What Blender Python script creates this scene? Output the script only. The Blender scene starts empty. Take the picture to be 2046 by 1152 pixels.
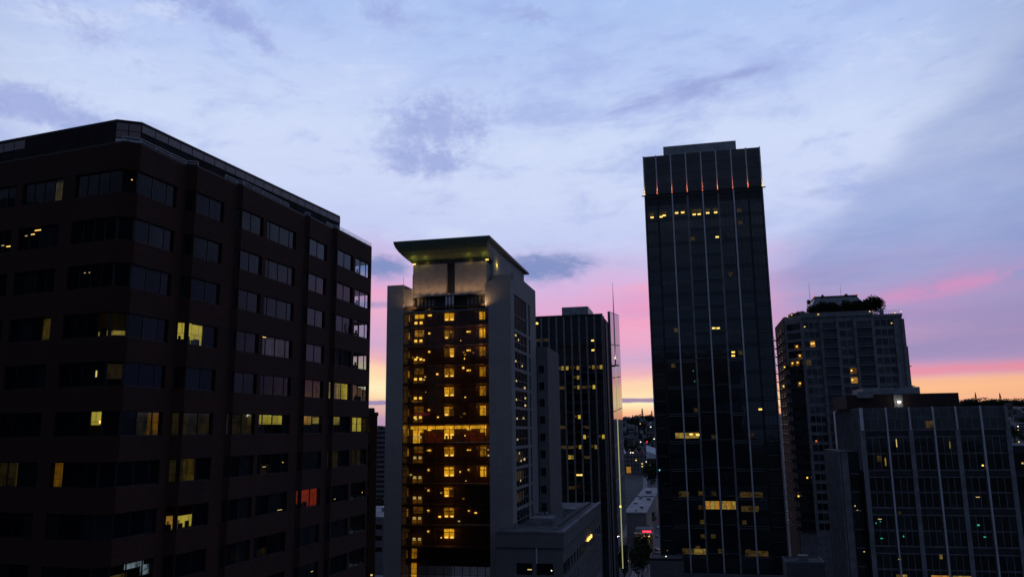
import bpy, bmesh, math, random
from mathutils import Vector, Matrix

S = bpy.context.scene
COL = S.collection
random.seed(11)
R = math.radians

# ------------------------------------------------------------------ camera
F_PX, PITCH, ROLL = 1580.0, math.atan(284 / 1580.0), 0.0134
cam_d = bpy.data.cameras.new('camera'); cam = bpy.data.objects.new('camera', cam_d); COL.objects.link(cam)
cam_d.sensor_width = 36; cam_d.lens = F_PX / 2046 * 36; cam_d.clip_start = 0.5; cam_d.clip_end = 40000
_r0 = Vector((1, 0, 0)); _u0 = Vector((0, -math.sin(PITCH), math.cos(PITCH))); _f = Vector((0, math.cos(PITCH), math.sin(PITCH)))
_rc = _r0 * math.cos(ROLL) - _u0 * math.sin(ROLL); _uc = _u0 * math.cos(ROLL) + _r0 * math.sin(ROLL)
cam.matrix_world = Matrix(((_rc.x, _uc.x, -_f.x, 0), (_rc.y, _uc.y, -_f.y, 0), (_rc.z, _uc.z, -_f.z, 0), (0, 0, 0, 1)))
S.camera = cam
S.view_settings.view_transform = 'Standard'; S.view_settings.look = 'None'
S.view_settings.exposure = 0.0; S.view_settings.gamma = 1.0; S.view_settings.use_curve_mapping = False
S.cycles.use_denoising = True
S.cycles.max_bounces = 6; S.cycles.diffuse_bounces = 2; S.cycles.glossy_bounces = 3; S.cycles.transparent_max_bounces = 8
S.cycles.sample_clamp_indirect = 4.0


def lin(r, g, b):
    f = lambda c: (c / 255 / 12.92) if c / 255 <= 0.04045 else ((c / 255 + 0.055) / 1.055) ** 2.4
    return (f(r), f(g), f(b), 1)


# ------------------------------------------------------------------ node expressions
class X:
    """a socket with arithmetic"""
    nt = None

    def __init__(s, k): s.k = k

    @staticmethod
    def m(op, *a, clamp=False):
        n = X.nt.nodes.new('ShaderNodeMath'); n.operation = op; n.use_clamp = clamp
        for i, v in enumerate(a):
            if isinstance(v, X): X.nt.links.new(v.k, n.inputs[i])
            else: n.inputs[i].default_value = v
        return X(n.outputs[0])
    def __add__(s, o): return X.m('ADD', s, o)
    __radd__ = __add__
    def __sub__(s, o): return X.m('SUBTRACT', s, o)
    def __rsub__(s, o): return X.m('SUBTRACT', o, s)
    def __mul__(s, o): return X.m('MULTIPLY', s, o)
    __rmul__ = __mul__
    def __truediv__(s, o): return X.m('DIVIDE', s, o)


def sstep(v, a, b, t0=0.0, t1=1.0):
    n = X.nt.nodes.new('ShaderNodeMapRange'); n.interpolation_type = 'SMOOTHSTEP'
    for i, q in enumerate((v, a, b, t0, t1)):
        if isinstance(q, X): X.nt.links.new(q.k, n.inputs[i])
        else: n.inputs[i].default_value = q
    return X(n.outputs[0])


def comb(x, y, z=0.0):
    n = X.nt.nodes.new('ShaderNodeCombineXYZ')
    for i, q in enumerate((x, y, z)):
        if isinstance(q, X): X.nt.links.new(q.k, n.inputs[i])
        else: n.inputs[i].default_value = q
    return n.outputs[0]


def noise(vec, scale, detail=4, rough=0.55, dist=0.0, out=0):
    n = X.nt.nodes.new('ShaderNodeTexNoise')
    n.inputs['Scale'].default_value = scale; n.inputs['Detail'].default_value = detail
    n.inputs['Roughness'].default_value = rough; n.inputs['Distortion'].default_value = dist
    if vec is not None: X.nt.links.new(vec, n.inputs['Vector'])
    return X(n.outputs[out])


def mix(f, a, b):
    n = X.nt.nodes.new('ShaderNodeMix'); n.data_type = 'RGBA'
    for i, q in ((0, f), (6, a), (7, b)):
        if isinstance(q, X): X.nt.links.new(q.k, n.inputs[i])
        else: n.inputs[i].default_value = q
    return X(n.outputs[2])


def ramp(f, stops):
    n = X.nt.nodes.new('ShaderNodeValToRGB'); X.nt.links.new(f.k, n.inputs[0])
    e = n.color_ramp.elements
    while len(e) < len(stops): e.new(0.5)
    for q, (p, c) in zip(e, stops): q.position = p; q.color = c
    return X(n.outputs[0])


# ------------------------------------------------------------------ sky (dusk, sun just set beyond the far ridge)
W = bpy.data.worlds.new('World'); S.world = W; W.use_nodes = True
X.nt = W.node_tree; X.nt.nodes.clear()
tc = X.nt.nodes.new('ShaderNodeTexCoord')
sep = X.nt.nodes.new('ShaderNodeSeparateXYZ'); X.nt.links.new(tc.outputs['Generated'], sep.inputs[0])
dx, dy, dz = (X(sep.outputs[i]) for i in range(3))
el = X.m('ARCSINE', X.m('MINIMUM', X.m('MAXIMUM', dz, -1.0), 1.0)) * (180 / math.pi)
az = X.m('ARCTAN2', dx, dy) * (180 / math.pi)
# cloud layer coordinates: the sky plane seen in perspective, so clouds flatten and crowd towards the horizon
den = X.m('MAXIMUM', dz, 0.0) + 0.09
pu, pv = dx / den, dy / den
pv3 = comb(pu, pv, 0.0)
ae = comb(az, el * 3.2, 0.0)
w1 = noise(ae, 0.055, 4, 0.55) - 0.5
w2 = noise(ae, 0.21, 5, 0.6) - 0.5
e2 = el + sstep(az, -3.0, -11.0) * sstep(el, 0.0, 3.5) * -1.5 + sstep(az, 15.0, 21.0) * sstep(el, 1.2, 3.4) * sstep(el, 7.0, 13.0, 1.0, 0.0) * 1.5 + w1 * 3.0 * sstep(el, 2.0, 12.0, 0.06, 1.0) + w2 * 1.1 * sstep(el, 1.0, 8.0, 0.2, 1.0)
SK = [(0.0, (215, 120, 115)), (0.6, (252, 156, 132)), (1.2, (255, 204, 158)), (1.75, (255, 240, 192)), (2.6, (253, 220, 176)), (3.2, (255, 212, 178)), (3.8, (240, 180, 188)),
      (4.8, (212, 172, 206)), (5.8, (220, 172, 206)), (7.2, (236, 176, 206)), (8.5, (226, 170, 210)), (10.3, (214, 182, 224)), (11.6, (200, 190, 231)), (13.5, (196, 206, 243)),
      (17.0, (206, 216, 247)), (20.0, (206, 219, 248)), (25.0, (184, 203, 244)), (31.0, (166, 193, 240)), (50.0, (112, 142, 205)), (90.0, (66, 88, 146))]
t = X.m('DIVIDE', X.m('ADD', e2, 0.0), 90.0, clamp=True)
t = X.m('POWER', t, 0.5)                       # spend the ramp on low elevations
sky = ramp(t, [(math.sqrt(e / 90), lin(*c)) for e, c in SK])
# glow is strongest around the place where the sun went down (west, az about -5)
low = sstep(e2, 2.2, 8.5, 1.0, 0.0)
far = sstep(X.m('ABSOLUTE', az + 2.0), 26.0, 56.0)
sky = mix(far * sstep(el, 0.0, 45.0, 1.0, 0.6), sky, lin(70, 84, 124))
# pink streaks under the mid cloud deck
st = noise(comb(az * 0.55 + el * 1.5, el * 5.5, 3.0), 0.10, 4, 0.5)
pink = sstep(st, 0.50, 0.68) * sstep(el, 4.6, 7.2) * sstep(el, 9.5, 14.0, 1.0, 0.0) * sstep(X.m('ABSOLUTE', az - 8.0), 26.0, 38.0, 1.0, 0.0)
sky = mix(pink * 0.55, sky, lin(252, 168, 196))


def blob(a, e, sa, se, rot=0.0):
    c, s_ = math.cos(R(rot)), math.sin(R(rot))
    u = (az - a) * c + (el - e) * s_; v = (el - e) * c - (az - a) * s_
    q = (u / sa) * (u / sa) + (v / se) * (v / se)
    return X.m('EXPONENT', q * -1.0)


cl = noise(comb(az, el * 1.45, 7.0), 0.42, 9, 0.66, 0.4) * 0.65 + noise(comb(az, el * 1.3, 2.0), 1.3, 6, 0.65, 0.3) * 0.35
cl2 = noise(comb(az, el * 2.6, 1.0), 0.22, 6, 0.6, 0.2)
# puffs of grey-lilac cloud
mask = (blob(-5.4, 21.9, 5.0, 2.4) + blob(-6.8, 19.0, 3.6, 1.1) * 0.8 + blob(-33.2, 20.4, 3.2, 1.3) * 1.1 + blob(-29.0, 19.6, 3.6, 0.7) * 0.8 + blob(-30.0, 25.6, 6.0, 1.6, -22) * 0.55
        + blob(-27.5, 30.0, 7.0, 2.2, -20) + blob(-20.0, 27.4, 4.0, 1.0, -30) * 0.7 + blob(-9.5, 29.5, 3.0, 1.6) * 0.7 + blob(1.5, 29.2, 2.5, 1.0) * 0.8)
a1 = sstep(cl + mask * 0.26, 0.54, 0.80) * X.m('MINIMUM', mask * 1.3, 1.0)
dg = comb(az * 0.85 + el * 0.5, el * 1.9 - az * 0.35, 4.0)
bn = noise(dg, 0.075, 8, 0.62, 0.5) * 0.6 + noise(comb(az * 0.8 + el * 0.4, el * 2.4 - az * 0.3, 8.0), 0.24, 8, 0.64, 0.4) * 0.4
sky = mix(sstep(bn, 0.47, 0.66) * sstep(el, 11.0, 16.0) * 0.75, sky, lin(160, 178, 230))
sky = mix(sstep(bn, 0.47, 0.33) * sstep(el, 9.0, 15.0) * 0.55, sky, lin(216, 225, 250))
sky = mix(a1 * 0.80, sky, lin(142, 161, 216))
a1p = sstep(cl + mask * 0.24, 0.46, 0.72) * X.m('MINIMUM', mask, 1.0)
sky = mix(a1p * 0.34, sky, lin(172, 180, 230))
mk2 = blob(1.9, 11.7, 5.0, 1.2, 0) + blob(-9.8, 11.8, 3.0, 1.0, 0) * 0.9 + blob(-9.8, 9.0, 3.5, 0.35, 0) * 0.7
cl3 = cl2 * 0.6 + noise(comb(az, el * 2.2, 1.0), 0.9, 6, 0.65, 0.2) * 0.4
sky = mix(sstep(cl3 + mk2 * 0.36, 0.52, 0.86) * X.m('MINIMUM', mk2 * 1.6, 1.0) * 0.95, sky, lin(124, 142, 194))
mk3 = blob(13.6, 23.4, 4.2, 0.75, 9) + blob(18.3, 24.3, 2.4, 0.3, 5) * 0.6 + blob(9.0, 22.6, 1.8, 0.4, 15) * 0.5
sky = mix(sstep(noise(comb(az * 0.7, el * 3.0 - az * 0.5, 1.5), 0.8, 7, 0.66, 0.3) * 0.5 + cl2 * 0.5 + mk3 * 0.34, 0.54, 0.92) * 0.85, sky, lin(148, 160, 214))
mk4 = blob(22.6, 15.9, 2.6, 0.45, 12)
sky = mix(sstep(cl2 + mk4 * 0.4, 0.62, 0.9) * 0.5, sky, lin(158, 168, 214))
# the heavier cloud bank in the north-west: its upper edge climbs to the right
dline = (az - 17.5) * 0.64 + 12.2 - el + (noise(comb(az * 0.8, el * 1.8, 6.0), 0.10, 8, 0.62, 0.4) - 0.5) * 7.0
bank = sstep(dline, -0.6, 3.0) * sstep(el, 3.2, 4.4) * sstep(az, 14.0, 22.0) * sstep(az, 40.0, 58.0, 1.0, 0.0) * X.m('MINIMUM', 0.86 + 0.9 * (noise(comb(az * 0.5 - el, el * 4.0, 2.0), 0.12, 7, 0.55) - 0.5), 1.0)
sky = mix(bank * sstep(el, 9.0, 16.0, 0.92, 0.70), sky, mix(sstep(el, 5.0, 13.0), lin(150, 140, 186), lin(138, 158, 208)))
pk2 = sstep(noise(comb(az * 0.35, el * 2.2 - az * 0.28, 5.0), 0.22, 4, 0.5), 0.46, 0.66) * sstep(el, 5.5, 7.5) * sstep(el, 8.5, 11.5, 1.0, 0.0) * sstep(az, 10.0, 20.0) * sstep(az, 34.0, 50.0, 1.0, 0.0)
sky = mix(pk2 * 0.30, sky, lin(208, 142, 192))
rlim = sstep(az, 14.0, 22.0) * sstep(az, 36.0, 50.0, 1.0, 0.0)
sky = mix(rlim * sstep(el, 2.7, 3.5, 1.0, 0.0) * 0.75, sky, mix(sstep(el, 0.8, 3.0), lin(248, 150, 122), lin(255, 192, 132)))
edge = X.m('EXPONENT', (el - 3.5 + w2 * 0.6) * (el - 3.5 + w2 * 0.6) * -7.0) * rlim
sky = mix(edge * 0.7, sky, lin(240, 138, 152))
streak = blob(31.0, 8.9, 12.0, 0.55, 7) + blob(10.0, 8.3, 5.5, 1.6, 5) * 0.8
sky = mix(X.m('MINIMUM', streak, 1.0) * sstep(cl2, 0.32, 0.58) * 0.52, sky, lin(232, 146, 190))
# the narrow cloud bar low over the ridge
bar = sstep(X.m('ABSOLUTE', el - 2.05 + az * 0.004 + w2 * 0.5), 0.22, 0.10, 0.0, 1.0) * sstep(az, 12.5, 15.0, 1.0, 0.0)
sky = mix(bar * sstep(az, -30.0, -20.0) * 0.9, sky, lin(150, 122, 168))
lft = sstep(az, -6.0, -9.0) * sstep(el, 0.9, 1.5, 1.0, 0.55) * sstep(el, 2.0, 2.5, 1.0, 0.0)
sky = mix(lft * 0.7, sky, lin(150, 150, 200))
# away from the sunset the dome darkens towards the east
ca = X.m('COSINE', X.m('MULTIPLY', az + 2.0, math.pi / 180))
east = sstep(ca * X.m('COSINE', el * (math.pi / 180)), 0.62, -0.35)
sky = mix(east, sky, (0.045, 0.067, 0.125, 1))
# below the horizon
sky = mix(sstep(el, -0.2, -1.5), sky, (0.012, 0.013, 0.02, 1))
# fine grain of thin cirrus
gr = noise(comb(az * 0.6 - el * 0.5, el * 1.6, 9.0), 0.5, 6, 0.6)
sky = mix(sstep(gr, 0.35, 0.75) * 0.10 * sstep(el, 8.0, 14.0), sky, lin(214, 220, 250))
bg = X.nt.nodes.new('ShaderNodeBackground'); bg.inputs['Strength'].default_value = 1.0
X.nt.links.new(sky.k, bg.inputs['Color'])
wo = X.nt.nodes.new('ShaderNodeOutputWorld'); X.nt.links.new(bg.outputs[0], wo.inputs[0])

# what is left of the sun: a very weak warm light from the horizon behind the ridge
sd = bpy.data.lights.new('sun', 'SUN'); sd.energy = 0.12; sd.angle = R(8); sd.color = (1.0, 0.62, 0.42)
so = bpy.data.objects.new('sun', sd); COL.objects.link(so)
so.rotation_euler = (R(90 - 1.5), 0, R(180 + 2)); so.location = (0, 300, 200)

# ------------------------------------------------------------------ materials
MATS = {}


def new_mat(name):
    m = bpy.data.materials.new(name); m.use_nodes = True
    X.nt = m.node_tree
    b = m.node_tree.nodes['Principled BSDF']
    MATS[name] = m
    return m, b


def setp(b, **k):
    for n, v in k.items():
        n = n.replace('_', ' ')
        if isinstance(v, X): X.nt.links.new(v.k, b.inputs[n])
        else: b.inputs[n].default_value = v


def wall_uv():
    """metres along and up any upright wall, from position and face normal"""
    g = X.nt.nodes.new('ShaderNodeNewGeometry')
    cr = X.nt.nodes.new('ShaderNodeVectorMath'); cr.operation = 'CROSS_PRODUCT'; cr.inputs[0].default_value = (0, 0, 1)
    X.nt.links.new(g.outputs['True Normal'], cr.inputs[1])
    dt = X.nt.nodes.new('ShaderNodeVectorMath'); dt.operation = 'DOT_PRODUCT'
    X.nt.links.new(g.outputs['Position'], dt.inputs[0]); X.nt.links.new(cr.outputs[0], dt.inputs[1])
    sp = X.nt.nodes.new('ShaderNodeSeparateXYZ'); X.nt.links.new(g.outputs['Position'], sp.inputs[0])
    return comb(X(dt.outputs['Value']), X(sp.outputs[2]), 0.0), g.outputs['Position']


def orand():
    return X(X.nt.nodes.new('ShaderNodeObjectInfo').outputs['Random'])


def bump(b, h, strength=0.3, dist=0.02):
    n = X.nt.nodes.new('ShaderNodeBump'); n.inputs['Strength'].default_value = strength; n.inputs['Distance'].default_value = dist
    X.nt.links.new(h.k, n.inputs['Height']); X.nt.links.new(n.outputs[0], b.inputs['Normal'])


def bricks(vec, bw, bh, mortar, c1, c2, cm, off=0.5):
    n = X.nt.nodes.new('ShaderNodeTexBrick'); X.nt.links.new(vec, n.inputs['Vector'])
    n.offset = off; n.inputs['Scale'].default_value = 1.0; n.inputs['Brick Width'].default_value = bw; n.inputs['Row Height'].default_value = bh
    n.inputs['Mortar Size'].default_value = mortar; n.inputs['Mortar Smooth'].default_value = 0.2
    n.inputs['Color1'].default_value = c1; n.inputs['Color2'].default_value = c2; n.inputs['Mortar'].default_value = cm
    return X(n.outputs[0]), X(n.outputs[1])


def masonry(name, bw, bh, mortar, c1, c2, cm, dirt, off=0.5, rough=0.85):
    m, b = new_mat(name)
    uv, pos = wall_uv()
    uvs = X.nt.nodes.new('ShaderNodeSeparateXYZ'); X.nt.links.new(uv, uvs.inputs[0])
    c, f = bricks(uv, bw, bh, mortar, c1, c2, cm, off)
    n = noise(pos, 0.22, 5, 0.6)
    c = mix(sstep(n, 0.38, 0.72) * 0.6, c, dirt)
    n2 = noise(comb(X(uvs.outputs[0]) * 1.2, X(uvs.outputs[1]) * 0.12, 0.0), 0.9, 4, 0.6)   # rain streaks
    c = mix(sstep(n2, 0.5, 0.75) * 0.45, c, dirt)
    setp(b, Base_Color=c, Roughness=rough)
    bump(b, 1.0 - f, 0.35, 0.02)
    return m


def plain(name, col, rough=0.7, metal=0.0, var=0.25, scale=0.6, spec=0.5):
    m, b = new_mat(name)
    g = X.nt.nodes.new('ShaderNodeNewGeometry')
    n = noise(g.outputs['Position'], scale, 5, 0.6)
    d = tuple(c * (1 - var) for c in col[:3]) + (1,)
    l = tuple(min(1, c * (1 + var)) for c in col[:3]) + (1,)
    setp(b, Base_Color=mix(sstep(n, 0.3, 0.7), d, l), Roughness=rough, Metallic=metal)
    b.inputs['Specular IOR Level'].default_value = spec
    return m


def glass(name, tint=(0.010, 0.012, 0.016, 1), blind=(0.05, 0.052, 0.055, 1), ior=1.7, rough=0.04, share=0.25, wave=0.05):
    """outer face of unlit office glazing: dark, glossy, some panes with a blind down, slightly bowed"""
    m, b = new_mat(name)
    r = orand()
    g = X.nt.nodes.new('ShaderNodeNewGeometry')
    n = noise(g.outputs['Position'], 0.35, 2, 0.5)
    c = mix(sstep(r, 1.0 - share, 1.0 - share + 0.02), tint, blind)
    c = mix(sstep(n, 0.4, 0.7) * 0.5, c, (tint[0] * 0.5, tint[1] * 0.5, tint[2] * 0.5, 1))
    setp(b, Base_Color=c, Roughness=rough, IOR=ior)
    off = noise(comb(r * 37.0, 0.0, 0.0), 5.0, 0)
    n2 = noise(g.outputs['Position'], 0.45, 2, 0.5)
    bump(b, n2 + off * 0.0, wave, 0.3)
    return m


def clear_glass(name, tint=(0.80, 0.86, 0.88, 1), ior=1.5):
    m, b = new_mat(name)
    nt = m.node_tree; nt.nodes.remove(b)
    tr = nt.nodes.new('ShaderNodeBsdfTransparent'); tr.inputs[0].default_value = tint
    gl = nt.nodes.new('ShaderNodeBsdfGlossy'); gl.inputs['Roughness'].default_value = 0.03; gl.inputs[0].default_value = (0.9, 0.93, 1, 1)
    fr = nt.nodes.new('ShaderNodeFresnel'); fr.inputs['IOR'].default_value = ior
    ms = nt.nodes.new('ShaderNodeMixShader')
    gm = nt.nodes.new('ShaderNodeNewGeometry'); X.nt = nt
    nt.links.new((X(fr.outputs[0]) * (1.0 - X(gm.outputs['Backfacing']))).k, ms.inputs[0]); nt.links.new(tr.outputs[0], ms.inputs[1]); nt.links.new(gl.outputs[0], ms.inputs[2])
    nt.links.new(ms.outputs[0], nt.nodes['Material Output'].inputs[0])
    return m


def lit(name, col, strength, var=0.7, scale=1.3):
    """lit room seen in a window: unevenly lit surfaces, furniture and blinds break it up"""
    m, b = new_mat(name)
    uv, pos = wall_uv()
    n = noise(pos, scale, 3, 0.6); n2 = noise(pos, scale * 0.35, 1, 0.5)
    k = sstep(n * 0.6 + n2 * 0.5, 0.40, 0.66, 1.0 - var, 1.0)
    br, bf = bricks(uv, 0.95, 1.1, 0.09, (1, 1, 1, 1), (.7, .7, .7, 1), (0.25, 0.25, 0.25, 1), 0.5)
    c = mix(k, (0, 0, 0, 1), col)
    mm = X.nt.nodes.new('ShaderNodeMix'); mm.data_type = 'RGBA'; mm.blend_type = 'MULTIPLY'; mm.inputs[0].default_value = 0.45
    X.nt.links.new(c.k, mm.inputs[6]); X.nt.links.new(br.k, mm.inputs[7])
    setp(b, Base_Color=(0.02, 0.02, 0.02, 1), Roughness=0.1, Emission_Strength=strength)
    X.nt.links.new(mm.outputs[2], b.inputs['Emission Color'])
    return m


def lamp_mat(name, col, strength):
    m, b = new_mat(name)
    setp(b, Base_Color=(0.1, 0.1, 0.1, 1), Emission_Color=col, Emission_Strength=strength)
    return m


brick = masonry('brown_brick', 0.42, 0.14, 0.012, (0.086, 0.027, 0.016, 1), (0.060, 0.020, 0.013, 1), (0.040, 0.024, 0.019, 1), (0.042, 0.017, 0.012, 1), rough=0.95)
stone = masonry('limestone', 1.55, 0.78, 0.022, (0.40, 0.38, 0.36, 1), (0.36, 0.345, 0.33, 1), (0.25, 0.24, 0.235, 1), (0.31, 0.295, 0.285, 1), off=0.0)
panelstone = plain('stone_facing', (0.37, 0.35, 0.33, 1), 0.85, 0, .12, .9)
concrete = masonry('pale_concrete', 3.0, 1.6, 0.03, (0.21, 0.21, 0.22, 1), (0.18, 0.18, 0.19, 1), (0.12, 0.12, 0.13, 1), (0.14, 0.14, 0.15, 1), off=0.0)
darkstone = plain('dark_cladding', (0.030, 0.032, 0.038, 1), 0.55)
blackmetal = plain('black_metal', (0.016, 0.017, 0.02, 1), 0.45)
greymetal = plain('grey_metal', (0.30, 0.32, 0.35, 1), 0.45, 0.3)
palefin = plain('pale_fin_metal', (0.74, 0.77, 0.80, 1), 0.4, 0.0, 0.08)
dimfin = plain('dull_pier_metal', (0.24, 0.25, 0.27, 1), 0.5, 0.0)
copper = masonry('green_copper', 1.2, 40.0, 0.06, (0.08, 0.15, 0.105, 1), (0.068, 0.13, 0.092, 1), (0.06, 0.08, 0.065, 1), (0.07, 0.10, 0.08, 1), off=0.0, rough=0.5)
roofing = plain('roof_membrane', (0.10, 0.105, 0.115, 1), 0.9)
paleroof = plain('pale_roof', (0.23, 0.24, 0.26, 1), 0.9, 0, .3, .15)
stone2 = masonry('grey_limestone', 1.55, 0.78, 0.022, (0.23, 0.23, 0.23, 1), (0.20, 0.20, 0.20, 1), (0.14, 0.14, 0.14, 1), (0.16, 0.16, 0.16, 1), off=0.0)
spand = glass('tower_spandrel_glass', (0.008, 0.012, 0.017, 1), (0.014, 0.019, 0.025, 1), 1.6, 0.12, 0.4, 0.03)
pinkpanel = plain('rose_grey_panel', (0.30, 0.235, 0.235, 1), 0.5, 0, 0.12)
whitepanel = plain('white_panel', (0.72, 0.72, 0.74, 1), 0.4, 0, 0.05)
redbox = masonry('dark_red_brick', 0.5, 0.2, 0.02, (0.050, 0.026, 0.026, 1), (0.042, 0.024, 0.025, 1), (0.04, 0.034, 0.034, 1), (0.034, 0.022, 0.023, 1))
aptwall = plain('blue_grey_concrete', (0.27, 0.28, 0.30, 1), 0.8)
screenmat = plain('dark_brown_cladding', (0.046, 0.036, 0.040, 1), 0.95, 0, .25, .6, 0.05)
wood = plain('dark_wood_wall', (0.11, 0.05, 0.022, 1), 0.7)
inter = plain('interior_plaster', (0.35, 0.30, 0.24, 1), 0.9)
asphalt = plain('asphalt', (0.055, 0.056, 0.06, 1), 0.75, 0, 0.3, 0.2)
paving = plain('pavement_concrete', (0.20, 0.20, 0.205, 1), 0.85)
earth = plain('city_ground', (0.055, 0.058, 0.06, 1), 0.95, 0, 0.5, 0.02)
hillmat = plain('hill_green', (0.030, 0.038, 0.026, 1), 0.95, 0, 0.5, 0.03)
mountmat = plain('mountain', (0.05, 0.06, 0.07, 1), 0.95)
leaf = plain('foliage', (0.030, 0.045, 0.020, 1), 0.8, 0, 0.55, 0.8, 0.2)
bark = plain('bark', (0.05, 0.04, 0.03, 1), 0.9)
whitepaint = plain('white_road_paint', (0.7, 0.7, 0.7, 1), 0.7)
tent = plain('white_canvas', (0.72, 0.74, 0.78, 1), 0.8, 0, 0.08)
maroon = plain('maroon_roof', (0.13, 0.05, 0.06, 1), 0.8)
g_brown = glass('bronze_office_glass', (0.008, 0.010, 0.014, 1), (0.026, 0.028, 0.033, 1), 1.32, 0.05, 0.30)
g_tower = glass('blue_tower_glass', (0.004, 0.014, 0.022, 1), (0.020, 0.036, 0.048, 1), 1.75, 0.05, 0.35)
g_off = glass('green_office_glass', (0.006, 0.011, 0.012, 1), (0.020, 0.032, 0.034, 1), 1.7, 0.06, 0.3)
g_apt = glass('apartment_glass', (0.010, 0.014, 0.02, 1), (0.06, 0.065, 0.075, 1), 1.6, 0.06, 0.35)
g_back = glass('black_office_glass', (0.005, 0.006, 0.009, 1), (0.012, 0.014, 0.018, 1), 1.5, 0.06, 0.2)
g_court = glass('courthouse_side_glass', (0.008, 0.009, 0.012, 1), (0.012, 0.013, 0.016, 1), 1.6, 0.02, 0.1, 0.015)
g_sail = glass('sail_glass', (0.008, 0.010, 0.014, 1), (0.010, 0.012, 0.016, 1), 1.5, 0.02, 0.1, 0.01)
g_clear = clear_glass('clear_window_glass')
g_curt = clear_glass('atrium_glass', (0.80, 0.80, 0.78, 1), 1.4)
YEL, AMB, ORG = (1.0, 0.72, 0.10, 1), (1.0, 0.50, 0.05, 1), (1.0, 0.30, 0.05, 1)
l_bright = lit('lit_room_bright', (1.0, 0.70, 0.085, 1), 0.62, 0.45, 0.5)
l_mid = lit('lit_room', (1.0, 0.66, 0.12, 1), 0.34, 0.6)
l_faint = lit('lit_room_faint', (1.0, 0.60, 0.18, 1), 0.020, 0.8)
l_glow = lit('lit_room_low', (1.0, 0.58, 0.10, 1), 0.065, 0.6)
l_dim = lit('lit_room_dim', (1.0, 0.62, 0.16, 1), 0.055, 0.8)
l_amber = lit('lit_room_amber', (1.0, 0.45, 0.06, 1), 0.40, 0.4)
l_red = lit('lit_room_red', (1.0, 0.08, 0.015, 1), 0.22, 0.3)
l_pink = lit('lit_room_rose', (1.0, 0.45, 0.28, 1), 0.16, 0.5)
l_white = lit('lit_room_white', (0.75, 0.9, 1.0, 1), 0.28, 0.85, 2.0)
l_gold = lit('atrium_gold', (1.0, 0.47, 0.022, 1), 1.25, 0.45, 1.1)
l_goldm = lit('atrium_gold_soft', (1.0, 0.43, 0.02, 1), 0.55, 0.6, 1.1)
l_goldd = lit('atrium_gold_dim', (1.0, 0.38, 0.02, 1), 0.15, 0.75, 1.1)
p_yel = lamp_mat('lamp_yellow', (1.0, 0.62, 0.13, 1), 1.7)
p_gold = lamp_mat('lamp_gold', (1.0, 0.56, 0.07, 1), 1.9)
p_white = lamp_mat('lamp_white', (1.0, 0.93, 0.72, 1), 2.2)
p_warm = lamp_mat('lamp_warm', (1.0, 0.55, 0.10, 1), 2.2)
p_red = lamp_mat('lamp_red', (1.0, 0.06, 0.06, 1), 1.2)
p_orange = lamp_mat('lamp_orange', (1.0, 0.20, 0.05, 1), 0.9)
p_green = lamp_mat('lamp_green', (0.05, 0.9, 0.45, 1), 0.5)
p_tube = lamp_mat('mast_light_line', (0.85, 0.85, 0.40, 1), 0.42)
p_neon = lamp_mat('neon_red', (1.0, 0.05, 0.09, 1), 1.6)
p_dimw = lamp_mat('lamp_dim', (1.0, 0.75, 0.25, 1), 0.7)


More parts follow.
